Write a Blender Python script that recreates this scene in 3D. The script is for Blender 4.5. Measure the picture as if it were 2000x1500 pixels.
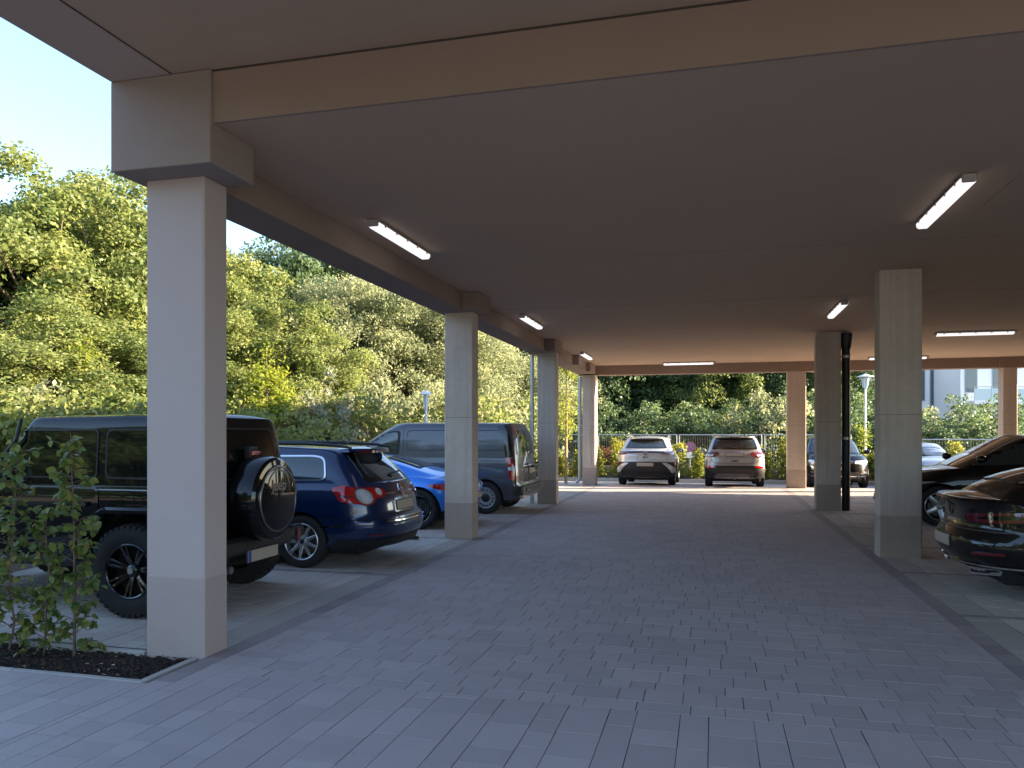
import bpy, bmesh, math, random
import numpy as np
from mathutils import Vector, Matrix, Euler
from math import sin, cos, pi, sqrt, radians, atan2
random.seed(7); RNG = np.random.default_rng(7)
S = bpy.context.scene
for o in list(bpy.data.objects): bpy.data.objects.remove(o)
COL = S.collection

# ------------------------------------------------------------------ camera, sky, sun, exposure
YAW = math.atan(391/1519.); CAMZ = 1.65; FPX = 1519.
cam = bpy.data.cameras.new('camera'); co = bpy.data.objects.new('camera', cam); COL.objects.link(co)
cam.sensor_width = 36; cam.lens = 36*FPX/2000; cam.shift_y = 97/2000.; cam.clip_start = .05; cam.clip_end = 1500
co.location = (0, 0, CAMZ); co.rotation_euler = (pi/2, 0, YAW); S.camera = co
SUN_EL = radians(17); SUN_AZ = radians(74)
W = bpy.data.worlds.new('World'); S.world = W; W.use_nodes = True
wn = W.node_tree.nodes; bg = wn['Background']; sky = wn.new('ShaderNodeTexSky'); sky.sky_type = 'NISHITA'
sky.sun_disc = False; sky.sun_elevation = SUN_EL; sky.sun_rotation = SUN_AZ; sky.air_density = 1.0; sky.dust_density = 1.0; sky.ozone_density = 3.2
hsv = wn.new('ShaderNodeHueSaturation'); hsv.inputs['Saturation'].default_value = .9; W.node_tree.links.new(sky.outputs[0], hsv.inputs['Color']); W.node_tree.links.new(hsv.outputs[0], bg.inputs[0]); bg.inputs[1].default_value = .105
sl = bpy.data.lights.new('sun', 'SUN'); sl.energy = 5.0; sl.angle = radians(.55); sl.color = (1, .81, .58)
so = bpy.data.objects.new('sun', sl); COL.objects.link(so)
so.rotation_euler = Vector((sin(SUN_AZ)*cos(SUN_EL), cos(SUN_AZ)*cos(SUN_EL), sin(SUN_EL))).to_track_quat('Z', 'Y').to_euler()
S.view_settings.view_transform = 'Standard'; S.view_settings.look = 'None'; S.view_settings.gamma = 1
S.view_settings.exposure = 2.6; S.view_settings.use_curve_mapping = False
S.cycles.max_bounces = 10; S.cycles.diffuse_bounces = 6; S.cycles.transmission_bounces = 6; S.cycles.transparent_max_bounces = 6
S.cycles.sample_clamp_indirect = 6

def world(px, py, z=0.):
    """ground point (at height z) seen at a pixel of the 2000x1500 photograph; used to measure the place"""
    d = FPX*(z-CAMZ)/(847-py); l = (px-1000)/FPX*d
    return cos(YAW)*l-sin(YAW)*d, sin(YAW)*l+cos(YAW)*d
def at(px, d):
    l = (px-1000)/FPX*d
    return cos(YAW)*l-sin(YAW)*d, sin(YAW)*l+cos(YAW)*d
def seen(x, y):
    d = -sin(YAW)*x+cos(YAW)*y; r = cos(YAW)*x+sin(YAW)*y
    return d > .3 and abs(r/d) < 1010/FPX and FPX*CAMZ/d < 665

# ------------------------------------------------------------------ materials
def mat(name, col, rough=.6, metal=0., coat=0., spec=.5, noise=None, bump=None, objvar=0., islvar=0., streak=None, emis=None, coords='pos', coatr=.03, trans=0., pores=0., scuff=0.):
    """noise=(scale, amount) colour mottling; bump=(scale, strength, dist); objvar/islvar: per object / per island value change"""
    m = bpy.data.materials.new(name); m.use_nodes = True; nt = m.node_tree; N = nt.nodes; L = nt.links
    b = N['Principled BSDF']; c = (*col, 1) if len(col) == 3 else col
    b.inputs['Base Color'].default_value = c; b.inputs['Roughness'].default_value = rough; b.inputs['Metallic'].default_value = metal
    b.inputs['Coat Weight'].default_value = coat; b.inputs['Coat Roughness'].default_value = coatr; b.inputs['Specular IOR Level'].default_value = spec
    if trans: b.inputs['Transmission Weight'].default_value = trans
    if emis: b.inputs['Emission Color'].default_value = (*emis[0], 1); b.inputs['Emission Strength'].default_value = emis[1]
    if coords == 'pos': src = N.new('ShaderNodeNewGeometry').outputs['Position']
    else: src = N.new('ShaderNodeTexCoord').outputs['Object']
    val = None
    def mathn(op, a, bb):
        n = N.new('ShaderNodeMath'); n.operation = op
        for i, q in enumerate((a, bb)):
            if isinstance(q, (int, float)): n.inputs[i].default_value = q
            else: L.new(q, n.inputs[i])
        return n.outputs[0]
    def add(term):
        nonlocal val
        val = term if val is None else mathn('ADD', val, term)
    def noi(scale, detail=6, stretch=None, rough=.6):
        v = src
        if stretch:
            mp = N.new('ShaderNodeMapping'); mp.inputs['Scale'].default_value = stretch; L.new(src, mp.inputs[0]); v = mp.outputs[0]
        n = N.new('ShaderNodeTexNoise'); n.inputs['Scale'].default_value = scale; n.inputs['Detail'].default_value = detail
        n.inputs['Roughness'].default_value = rough; L.new(v, n.inputs['Vector']); return n.outputs['Fac']
    if noise:
        for k in range(0, len(noise), 2):
            add(mathn('MULTIPLY', mathn('SUBTRACT', noi(noise[k]), .5), noise[k+1]*2))
    if streak: add(mathn('MULTIPLY', mathn('SUBTRACT', noi(streak[0], 4, (1, 1, .03)), .5), streak[1]*2))
    if objvar:
        oi = N.new('ShaderNodeObjectInfo'); add(mathn('MULTIPLY', mathn('SUBTRACT', oi.outputs['Random'], .5), objvar*2))
    if islvar:
        g = N.new('ShaderNodeNewGeometry'); add(mathn('MULTIPLY', mathn('SUBTRACT', g.outputs['Random Per Island'], .5), islvar*2))
    if pores:
        vo = N.new('ShaderNodeTexVoronoi'); vo.inputs['Scale'].default_value = 26; L.new(src, vo.inputs['Vector'])
        lt = mathn('LESS_THAN', vo.outputs['Distance'], .12); add(mathn('MULTIPLY', lt, -pores))
    if scuff:
        a1 = mathn('GREATER_THAN', noi(5.5, 5, (1, 1, 2.2), .7), .66); a2 = mathn('GREATER_THAN', noi(34, 3, (1, 1, .5)), .74)
        add(mathn('MULTIPLY', a1, -scuff*.5)); add(mathn('MULTIPLY', a2, -scuff))
    if val is not None:
        mul = N.new('ShaderNodeVectorMath'); mul.operation = 'SCALE'; mul.inputs[0].default_value = c[:3]
        L.new(mathn('MAXIMUM', mathn('ADD', val, 1.), .05), mul.inputs['Scale']); L.new(mul.outputs[0], b.inputs['Base Color'])
    if bump:
        bn = N.new('ShaderNodeBump'); bn.inputs['Strength'].default_value = bump[1]; bn.inputs['Distance'].default_value = bump[2]
        L.new(noi(bump[0], 5), bn.inputs['Height']); L.new(bn.outputs[0], b.inputs['Normal'])
    return m

def leafmat(name, cols, transl=.5, rough=.5, obj=False):
    m = bpy.data.materials.new(name); m.use_nodes = True; nt = m.node_tree; N = nt.nodes; L = nt.links
    N.remove(N['Principled BSDF']); out = N['Material Output']
    rp = N.new('ShaderNodeValToRGB'); el = rp.color_ramp.elements
    el[0].color = (*cols[0], 1); el[1].color = (*cols[-1], 1)
    for i, c in enumerate(cols[1:-1]):
        e = el.new((i+1)/(len(cols)-1)); e.color = (*c, 1)
    if obj: r = N.new('ShaderNodeObjectInfo').outputs['Random']
    else:
        g = N.new('ShaderNodeNewGeometry'); n = N.new('ShaderNodeTexNoise'); n.inputs['Scale'].default_value = .55; n.inputs['Detail'].default_value = 3
        L.new(g.outputs['Position'], n.inputs['Vector'])
        a = N.new('ShaderNodeMath'); a.operation = 'MULTIPLY_ADD'; L.new(n.outputs['Fac'], a.inputs[0]); a.inputs[1].default_value = 1.5; a.inputs[2].default_value = -.55
        a2 = N.new('ShaderNodeMath'); a2.operation = 'MULTIPLY_ADD'; L.new(g.outputs['Random Per Island'], a2.inputs[0]); a2.inputs[1].default_value = .6; L.new(a.outputs[0], a2.inputs[2]); r = a2.outputs[0]
    L.new(r, rp.inputs[0])
    p = N.new('ShaderNodeBsdfPrincipled'); p.inputs['Roughness'].default_value = rough; p.inputs['Specular IOR Level'].default_value = .35
    L.new(rp.outputs[0], p.inputs['Base Color'])
    t = N.new('ShaderNodeBsdfTranslucent'); hs = N.new('ShaderNodeHueSaturation'); hs.inputs['Hue'].default_value = .485; hs.inputs['Value'].default_value = 1.5; hs.inputs['Saturation'].default_value = 1.05
    L.new(rp.outputs[0], hs.inputs['Color']); L.new(hs.outputs[0], t.inputs['Color'])
    mx = N.new('ShaderNodeMixShader'); mx.inputs[0].default_value = transl; L.new(p.outputs[0], mx.inputs[1]); L.new(t.outputs[0], mx.inputs[2]); L.new(mx.outputs[0], out.inputs[0])
    return m

M = {}
M['plaster'] = mat('plaster', (.29, .235, .21), .9, noise=(3, .06, 60, .05), bump=(220, .25, .004))
M['column_plaster'] = mat('column_plaster', (.46, .395, .375), .85, noise=(1.1, .05, 7, .035, 90, .03), bump=(160, .12, .002), scuff=.10)
M['plinth_paint'] = mat('plinth_paint', (.40, .335, .315), .8, noise=(1.1, .06, 7, .06, 90, .04), bump=(160, .12, .002), scuff=.16)
M['ceiling'] = mat('ceiling', (.52, .375, .265), .92, noise=(.35, .12, 2.5, .05, 40, .05), bump=(180, .2, .004))
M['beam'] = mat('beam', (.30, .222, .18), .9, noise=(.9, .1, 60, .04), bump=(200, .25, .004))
M['groove'] = mat('groove', (.07, .055, .045), .9)
M['concrete'] = mat('concrete', (.55, .465, .40), .85, noise=(1.6, .2, 12, .12), streak=(16, .24), bump=(40, .25, .004), pores=.35, scuff=.18)
M['concrete_dark'] = mat('concrete_dark', (.41, .33, .28), .85, noise=(1.6, .2, 12, .12), streak=(14, .08), bump=(40, .25, .004), pores=.3, scuff=.2)
M['formwork_seam'] = mat('formwork_seam', (.16, .145, .13), .9)
M['lane_paver'] = mat('lane_paver', (.40, .35, .345), .75, spec=.3, noise=(.45, .16, 5, .07, 90, .12), objvar=.07, islvar=.07, bump=(240, .35, .002))
M['border_paver'] = mat('border_paver', (.28, .243, .24), .74, noise=(.55, .14, 90, .16), objvar=.12, islvar=.12, bump=(240, .35, .002))
M['bay_paver'] = mat('bay_paver', (.52, .46, .41), .78, noise=(.55, .12, 6, .07, 90, .14), objvar=.09, islvar=.09, bump=(240, .35, .002))
M['edge_stone'] = mat('edge_stone', (.42, .38, .34), .75, noise=(.8, .1, 90, .12), objvar=.05, islvar=.05, bump=(240, .3, .002))
M['joint'] = mat('joint', (.045, .042, .042), .95, noise=(30, .3))
M['bay_joint'] = mat('bay_joint', (.05, .045, .04), .95, noise=(30, .3))
M['kerb'] = mat('kerb', (.38, .37, .35), .85, noise=(2, .1, 60, .1), bump=(120, .3, .003))
M['soil'] = mat('soil', (.016, .011, .008), .95, noise=(9, .5, 70, .5), bump=(60, .9, .02))
M['chips'] = mat('chips', (.045, .028, .018), .9, islvar=.8, noise=(50, .3))
M['pale_chips'] = mat('pale_chips', (.5, .42, .3), .8, islvar=.3)
M['grass'] = mat('grass', (.07, .09, .03), .9, noise=(.6, .35, 14, .4), bump=(30, .8, .05))
M['asphalt'] = mat('asphalt', (.11, .108, .105), .9, noise=(.5, .12, 60, .2), bump=(90, .4, .004))
M['earth'] = mat('earth', (.17, .12, .085), .95, noise=(1.2, .25, 20, .3), bump=(12, .8, .05))
M['gabion'] = mat('gabion', (.19, .18, .175), .9, noise=(2, .2, 30, .35), bump=(14, 1., .05), islvar=.25)
M['black_paint'] = mat('black_paint', (.003, .003, .004), .4, coat=.75, spec=.05, coords='obj')
M['black_paint2'] = mat('dark_brown_black_paint', (.005, .004, .004), .35, coat=.85, coords='obj', spec=.1)
M['navy_paint'] = mat('navy_paint', (.002, .018, .075), .28, coat=1., metal=.3, coords='obj')
M['blue_paint'] = mat('blue_paint', (.008, .22, .78), .3, coat=1., metal=.35, coords='obj')
M['grey_paint'] = mat('grey_paint', (.075, .073, .09), .33, coat=.9, metal=.35, coords='obj')
M['white_paint'] = mat('white_paint', (.5, .51, .54), .3, coat=.9, metal=.2, coords='obj')
M['silver_paint'] = mat('silver_paint', (.40, .39, .385), .34, coat=.9, metal=.6, coords='obj')
M['paleblue_paint'] = mat('paleblue_paint', (.32, .37, .44), .3, coat=.9, metal=.5, coords='obj')
M['glass'] = mat('car_glass', (.004, .006, .006), .04, spec=.5, coat=.0, coords='obj')
M['glass_pale'] = mat('car_glass_pale', (.03, .04, .045), .04, spec=.8, coat=.5, coords='obj')
M['trim'] = mat('black_trim', (.012, .012, .012), .55, noise=(60, .2), coords='obj')
M['gloss_trim'] = mat('gloss_black_trim', (.004, .004, .004), .08, coat=.8, coords='obj')
M['tyre'] = mat('tyre', (.012, .012, .013), .8, noise=(40, .3), bump=(90, .3, .003), coords='obj')
M['well'] = mat('wheel_well', (.006, .006, .006), .95)
M['alloy'] = mat('alloy', (.45, .46, .48), .3, metal=.85, coords='obj')
M['alloy_dark'] = mat('alloy_black', (.008, .008, .009), .18, metal=.2, coat=.8, coords='obj')
M['steel'] = mat('steel_wheel', (.42, .43, .44), .4, metal=.6, coords='obj')
M['chrome'] = mat('chrome', (.75, .76, .78), .1, metal=1., coords='obj')
M['red_lamp'] = mat('red_lamp', (.42, .006, .008), .08, coat=1., spec=.8, coords='obj')
M['dark_red_lamp'] = mat('dark_red_lamp', (.13, .012, .015), .08, coat=1., coords='obj')
M['clear_lamp'] = mat('clear_lamp', (.6, .6, .6), .12, coat=1., metal=.9, bump=(45, 1., .03), coords='obj')
M['headlamp'] = mat('headlamp', (.6, .63, .66), .12, coat=1., metal=.5, bump=(40, .5, .01), coords='obj')
M['plate'] = mat('plate', (.42, .36, .29), .6, coords='obj')
M['plate_blue'] = mat('plate_blue', (.01, .06, .35), .5, coords='obj')
M['badge_grey'] = mat('badge_grey', (.16, .16, .165), .3, metal=.7, coords='obj')
M['lamp_housing'] = mat('lamp_housing', (.42, .40, .37), .6, coords='obj')
M['diffuser'] = mat('diffuser', (.85, .85, .85), .4, emis=((1, .95, .95), .17))
M['clip'] = mat('clip_steel', (.5, .48, .45), .35, metal=.7, coords='obj')
M['pipe_black'] = mat('cast_iron_pipe', (.012, .013, .018), .4, noise=(20, .2), coords='obj')
M['galv'] = mat('galvanised_pipe', (.5, .52, .54), .35, metal=.7, noise=(10, .12), coords='obj')
M['white_enamel'] = mat('white_enamel', (.75, .76, .78), .4, coords='obj')
M['bark'] = mat('bark', (.11, .085, .06), .9, noise=(6, .3, 40, .3), bump=(30, .8, .02))
M['twig'] = mat('twig', (.13, .085, .06), .85, noise=(60, .3))
M['wood_stake'] = mat('wood_stake', (.42, .27, .14), .8, noise=(9, .2), streak=(40, .2))
M['wire'] = mat('fence_wire', (.48, .5, .52), .4, metal=.6)
M['edge_soffit'] = mat('edge_soffit', (.50, .39, .325), .9, noise=(.8, .08, 60, .04), bump=(220, .2, .004))
M['wire_dark'] = mat('fence_mesh', (.12, .125, .13), .5, metal=.4)
M['soffit_seam'] = mat('soffit_seam', (.36, .25, .185), .92)
M['house_white'] = mat('house_white', (.72, .74, .78), .85, noise=(.4, .04))
M['house_grey'] = mat('house_grey', (.33, .36, .40), .7)
M['house_glass'] = mat('house_glass', (.06, .09, .12), .08, spec=.9)
M['frosted'] = mat('frosted_panel', (.45, .56, .6), .3)
M['sign_blue'] = mat('sign_blue', (.12, .11, .36), .5); M['sign_red'] = mat('sign_red', (.42, .08, .11), .5); M['sign_white'] = mat('sign_white', (.8, .8, .8), .5)
M['upper_wall'] = mat('upper_wall', (.6, .57, .52), .9)
M['leaf_maple'] = leafmat('leaf_maple', [(.075, .12, .035), (.16, .20, .06), (.27, .29, .10)])
M['leaf_willow'] = leafmat('leaf_willow', [(.13, .165, .08), (.22, .25, .13), (.32, .33, .18)])
M['leaf_dark'] = leafmat('leaf_dark', [(.06, .10, .045), (.085, .14, .06), (.15, .19, .075)], .38)
M['leaf_yellow'] = leafmat('leaf_yellow', [(.11, .16, .025), (.19, .24, .035), (.27, .30, .045)], .5)
M['leaf_silver'] = leafmat('leaf_silver', [(.14, .16, .12), (.2, .22, .17), (.26, .27, .21)], .3)
M['forecourt'] = mat('forecourt_paving', (.34, .30, .27), .8, noise=(.5, .1, 30, .1))
M['leaf_copper'] = leafmat('leaf_copper', [(.10, .05, .03), (.19, .09, .05), (.2, .15, .04)], .4)
M['leaf_hedge'] = leafmat('leaf_hornbeam', [(.07, .12, .035), (.11, .16, .045), (.15, .19, .05), (.20, .22, .055), (.28, .24, .06)], .35, .4, obj=True)
M['leaf_hedge2'] = leafmat('leaf_hornbeam_mix', [(.06, .11, .03), (.11, .16, .04), (.16, .20, .05), (.24, .23, .06)], .35, .4)
M['leaf_hedge_far'] = leafmat('leaf_hedge_far', [(.12, .17, .03), (.2, .23, .04), (.28, .27, .05)], .45)

# ------------------------------------------------------------------ mesh helpers
def tag(o, label=None, cat=None, group=None, kind=None):
    if label: o['label'] = label
    if cat: o['category'] = cat
    if group: o['group'] = group
    if kind: o['kind'] = kind
    return o
def link(o, parent=None):
    COL.objects.link(o)
    if parent: o.parent = parent
    return o
def empty(name, loc=(0, 0, 0), rz=0, label=None, cat=None, group=None):
    o = bpy.data.objects.new(name, None); o.empty_display_size = .2; link(o); o.location = loc; o.rotation_euler = (0, 0, rz)
    return tag(o, label, cat, group)
def mesh(name, verts, faces, m, parent=None, smooth=None, loc=None, mats=None, fm=None):
    me = bpy.data.meshes.new(name); me.from_pydata([tuple(v) for v in verts], [], faces)
    for q in (mats or [m]): me.materials.append(M[q] if isinstance(q, str) else q)
    if fm: me.polygons.foreach_set('material_index', fm)
    if smooth is not None:
        me.polygons.foreach_set('use_smooth', [True]*len(me.polygons)); me.set_sharp_from_angle(angle=radians(smooth))
    me.update(); o = bpy.data.objects.new(name, me); link(o, parent)
    if loc: o.location = loc
    return o
def from_bm(name, bm, m, parent=None, smooth=None, mats=None):
    me = bpy.data.meshes.new(name); bm.normal_update(); bm.to_mesh(me); bm.free()
    for q in (mats or [m]): me.materials.append(M[q] if isinstance(q, str) else q)
    if smooth is not None:
        me.polygons.foreach_set('use_smooth', [True]*len(me.polygons)); me.set_sharp_from_angle(angle=radians(smooth))
    o = bpy.data.objects.new(name, me); return link(o, parent)

class MB:
    def __init__(s): s.v = []; s.f = []
    def add(s, v, f):
        k = len(s.v); s.v += [tuple(q) for q in v]; s.f += [tuple(i+k for i in q) for q in f]; return s
    def box(s, x0, x1, y0, y1, z0, z1, ch=0.):
        """box, with chamfered edges when ch > 0 (24 vertices)"""
        if ch <= 0:
            v = [(x, y, z) for x in (x0, x1) for y in (y0, y1) for z in (z0, z1)]
            return s.add(v, [(0, 1, 3, 2), (4, 6, 7, 5), (0, 4, 5, 1), (2, 3, 7, 6), (0, 2, 6, 4), (1, 5, 7, 3)])
        bm = bmesh.new(); bmesh.ops.create_cube(bm, size=1)
        for q in bm.verts: q.co = Vector(((x0+x1)/2+q.co.x*(x1-x0), (y0+y1)/2+q.co.y*(y1-y0), (z0+z1)/2+q.co.z*(z1-z0)))
        bmesh.ops.bevel(bm, geom=bm.edges[:], offset=ch, segments=1, affect='EDGES')
        bm.verts.index_update(); s.add([q.co[:] for q in bm.verts], [tuple(w.index for w in f.verts) for f in bm.faces]); bm.free(); return s
    def tube(s, pts, rad, n=8, cap=True):
        pts = [Vector(p) for p in pts]; rad = rad if isinstance(rad, (list, tuple)) else [rad]*len(pts); rings = []
        up = Vector((0, 0, 1)); prev = None
        for i, p in enumerate(pts):
            t = (pts[min(i+1, len(pts)-1)]-pts[max(i-1, 0)]).normalized()
            if prev is None: a = t.cross(up if abs(t.z) < .9 else Vector((1, 0, 0))).normalized()
            else: a = (prev-t*prev.dot(t)).normalized()
            prev = a; b = t.cross(a)
            rings.append([p+(a*cos(2*pi*k/n)+b*sin(2*pi*k/n))*rad[i] for k in range(n)])
        v = [q for r in rings for q in r]; f = []
        for i in range(len(pts)-1):
            for k in range(n): f.append((i*n+k, i*n+(k+1) % n, (i+1)*n+(k+1) % n, (i+1)*n+k))
        if cap: f.append(tuple(range(n-1, -1, -1))); f.append(tuple((len(pts)-1)*n+k for k in range(n)))
        return s.add(v, f)
    def lathe(s, prof, n=48, axis='y', c=(0, 0, 0), close=False):
        """prof: list of (r, h); h runs along the axis"""
        v = []; f = []; m = len(prof)
        for k in range(n):
            a = 2*pi*k/n
            for r, h in prof:
                if axis == 'y': v.append((c[0]+r*cos(a), c[1]+h, c[2]+r*sin(a)))
                elif axis == 'x': v.append((c[0]+h, c[1]+r*cos(a), c[2]+r*sin(a)))
                else: v.append((c[0]+r*cos(a), c[1]+r*sin(a), c[2]+h))
        for k in range(n):
            for j in range(m-1 if not close else m):
                a, b = k*m+j, k*m+(j+1) % m; a2, b2 = ((k+1) % n)*m+j, ((k+1) % n)*m+(j+1) % m
                f.append((a, b, b2, a2))
        return s.add(v, f)
    def prism(s, outline, axis, h0, h1):
        """polygon outline (2D) extruded along an axis between h0 and h1"""
        def P(u, w, h): return {'x': (h, u, w), 'y': (u, h, w), 'z': (u, w, h)}[axis]
        n = len(outline); v = [P(u, w, h0) for u, w in outline]+[P(u, w, h1) for u, w in outline]
        return s.add(v, [tuple(range(n-1, -1, -1)), tuple(range(n, 2*n))]+[(i, (i+1) % n, n+(i+1) % n, n+i) for i in range(n)])
    def build(s, name, m, parent=None, smooth=None, fix=True):
        bm = bmesh.new(); vs = [bm.verts.new(q) for q in s.v]
        for q in s.f:
            try: bm.faces.new([vs[i] for i in q])
            except ValueError: pass
        if fix: bmesh.ops.recalc_face_normals(bm, faces=bm.faces)
        return from_bm(name, bm, m, parent, smooth)

def pchip(pts):
    xs = [p[0] for p in pts]; ys = [p[1] for p in pts]; n = len(xs)
    d = [(ys[i+1]-ys[i])/(xs[i+1]-xs[i]) for i in range(n-1)]; m = [0]*n; m[0] = d[0]; m[-1] = d[-1]
    for i in range(1, n-1): m[i] = 0 if d[i-1]*d[i] <= 0 else 2*d[i-1]*d[i]/(d[i-1]+d[i])
    def f(x):
        if x <= xs[0]: return ys[0]
        if x >= xs[-1]: return ys[-1]
        i = 0
        while x > xs[i+1]: i += 1
        h = xs[i+1]-xs[i]; t = (x-xs[i])/h
        return ys[i]*(1+2*t)*(1-t)**2+h*m[i]*t*(1-t)**2+ys[i+1]*t*t*(3-2*t)+h*m[i+1]*t*t*(t-1)
    return f
def lin(pts):
    def f(x):
        if x <= pts[0][0]: return pts[0][1]
        for (a, b), (c, d) in zip(pts, pts[1:]):
            if x <= c: return b+(d-b)*(x-a)/(c-a)
        return pts[-1][1]
    return f
def rpoly(pts, r=.03, k=4):
    out = []; n = len(pts)
    for i in range(n):
        p, q, s_ = Vector(pts[i-1]), Vector(pts[i]), Vector(pts[(i+1) % n])
        a = q+(p-q).normalized()*min(r, (p-q).length*.48); b = q+(s_-q).normalized()*min(r, (s_-q).length*.48)
        for j in range(k+1):
            t = j/k; w = a*(1-t)**2+q*2*t*(1-t)+b*t*t; out.append((w.x, w.y))
    return out
def circ(cx, cz, r, n=28, rz=None): return [(cx+r*cos(2*pi*k/n), cz+(rz or r)*sin(2*pi*k/n)) for k in range(n)]

def leaf_cloud(name, pos, nrm, size, m, parent=None, aspect=.6, kind=None):
    n = len(pos); t = RNG.normal(size=(n, 3)); nrm = nrm/np.linalg.norm(nrm, axis=1)[:, None]
    t -= nrm*(t*nrm).sum(1)[:, None]; t /= np.linalg.norm(t, axis=1)[:, None]; b = np.cross(nrm, t); s = size[:, None]
    v = np.empty((n, 4, 3)); dr = nrm*s*.12
    v[:, 0] = pos-t*s*.5; v[:, 1] = pos+b*s*aspect*.5+dr; v[:, 2] = pos+t*s*.5; v[:, 3] = pos-b*s*aspect*.5+dr
    me = bpy.data.meshes.new(name); me.vertices.add(n*4); me.vertices.foreach_set('co', v.ravel())
    me.loops.add(n*4); me.loops.foreach_set('vertex_index', np.arange(n*4)); me.polygons.add(n); me.polygons.foreach_set('loop_start', np.arange(n)*4)
    me.update(calc_edges=True); me.materials.append(M[m]); o = bpy.data.objects.new(name, me); link(o, parent)
    if kind: o['kind'] = kind
    return o

# ------------------------------------------------------------------ ground
GB = MB(); GB.add([(-600, -600, -.22), (600, -600, -.22), (600, 600, -.22), (-600, 600, -.22)], [(0, 1, 2, 3)])
tag(GB.build('ground', 'grass'), kind='structure')
BED_X, BED_Y0, BED_Y1 = -3.68, 4.43, 4.97
LX0, LX1 = -3.62, 2.18            # the dark driving lane
YB = 4.68                          # front line of the building
BAYX = -8.1

pav_cache = {}
def paver_verts(w, l, ch=.0008, h=.06):
    a, b = w/2, l/2
    v = [(-a, -b, -h), (a, -b, -h), (a, b, -h), (-a, b, -h), (-a, -b, -ch), (a, -b, -ch), (a, b, -ch), (-a, b, -ch), (-a+ch, -b+ch, 0), (a-ch, -b+ch, 0), (a-ch, b-ch, 0), (-a+ch, b-ch, 0)]
    f = [(8, 9, 10, 11)]+[(i, (i+1) % 4, 4+(i+1) % 4, 4+i) for i in range(4)]+[(4+i, 4+(i+1) % 4, 8+(i+1) % 4, 8+i) for i in range(4)]
    return v, f
def lay(name, cells, m, parent, limit, g=.005):
    """cells: (x0, x1, y0, y1[, material]); the nearest in view become objects, the rest one joined part"""
    key = []
    for c in cells:
        cx, cy = (c[0]+c[1])/2, (c[2]+c[3])/2
        key.append((0 if seen(cx, cy) else 1, cx*cx+cy*cy))
    order = sorted(range(len(cells)), key=lambda i: key[i]); mb = {}

    for r, i in enumerate(order):
        c = cells[i]; mm = c[4] if len(c) > 4 else m; w = round(c[1]-c[0]-g, 3); l = round(c[3]-c[2]-g, 3)
        if w < .03 or l < .03: continue
        z = max(-.0009, min(.0012, random.gauss(0, .0007))); cx, cy = (c[0]+c[1])/2, (c[2]+c[3])/2; tx, ty = max(-.002, min(.002, random.gauss(0, .001))), max(-.002, min(.002, random.gauss(0, .001)))
        if r < limit and key[i][0] == 0:
            k = (w, l, mm)
            if k not in pav_cache:
                v, f = paver_verts(w, l); me = bpy.data.meshes.new('paver'); me.from_pydata(v, [], f); me.materials.append(M[mm]); pav_cache[k] = me
            o = bpy.data.objects.new(name, pav_cache[k]); link(o, parent); o.location = (cx+random.gauss(0, .0006), cy+random.gauss(0, .0006), z); o.rotation_euler = (tx, ty, random.gauss(0, .002))
        else:
            v, f = paver_verts(w, l); mb.setdefault(mm, MB()).add([(cx+q[0], cy+q[1], q[2]+z+q[1]*tx-q[0]*ty) for q in v], f)
    for mm, q in mb.items(): tag(q.build(name, mm, parent, fix=False), kind='stuff')
def rows(x0, x1, y0, y1, along, widths, lens, skip=None, first=0):
    out = []; i = first
    a = (y0 if along == 'x' else x0); aend = (y1 if along == 'x' else x1)
    while a < aend-.02:
        w = min(widths[i % len(widths)], aend-a); i += 1
        b = (x0 if along == 'x' else y0)-random.random()*.2; bend = (x1 if along == 'x' else y1); lo = b
        while b < bend-.001:
            l = random.choice(lens); c0 = max(b, (x0 if along == 'x' else y0)); c1 = min(b+l, bend)
            if bend-c1 < .05: c1 = bend
            b = c1 if c1 >= bend else b+l
            cell = (c0, c1, a, a+w) if along == 'x' else (a, a+w, c0, c1)
            if c1-c0 > .03 and not (skip and skip((cell[0]+cell[1])/2, (cell[2]+cell[3])/2)): out.append(cell)
        a += w
    return out
def sheet(name, rects, z, m):
    q = MB()
    for x0, x1, y0, y1 in rects: q.add([(x0, y0, z), (x1, y0, z), (x1, y1, z), (x0, y1, z)], [(0, 1, 2, 3)])
    return tag(q.build(name, m, fix=False), kind='structure')

lane = sheet('driveway', [(-14, LX0, -7, BED_Y0-.05), (LX0, LX1, -7, 25.1), (LX1, 14, -7, YB)], -.0036, "joint")
cells = rows(LX0+.16, LX1-.16, YB, 25.08, 'x', (.16, .24), (.2, .24, .28, .32, .16))
cells += [c+('border_paver',) for c in rows(LX0, LX0+.16, YB-.24, 25.08, 'y', (.16,), (.24, .3))]
cells += [c+('border_paver',) for c in rows(LX1-.16, LX1, YB, 25.08, 'y', (.16,), (.24, .3))]
cells += rows(LX0+.16, 7, 1.4, YB, 'y', (.16, .25), (.2, .28, .34, .4))
cells += rows(-9, LX0, 1.4, BED_Y0-.05, 'y', (.16, .25), (.2, .28, .34, .4))
cells += rows(LX0, LX0+.16, 1.4, YB-.24, 'y', (.16,), (.28, .34))
lay('paver', cells, 'lane_paver', lane, 300)

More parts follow.
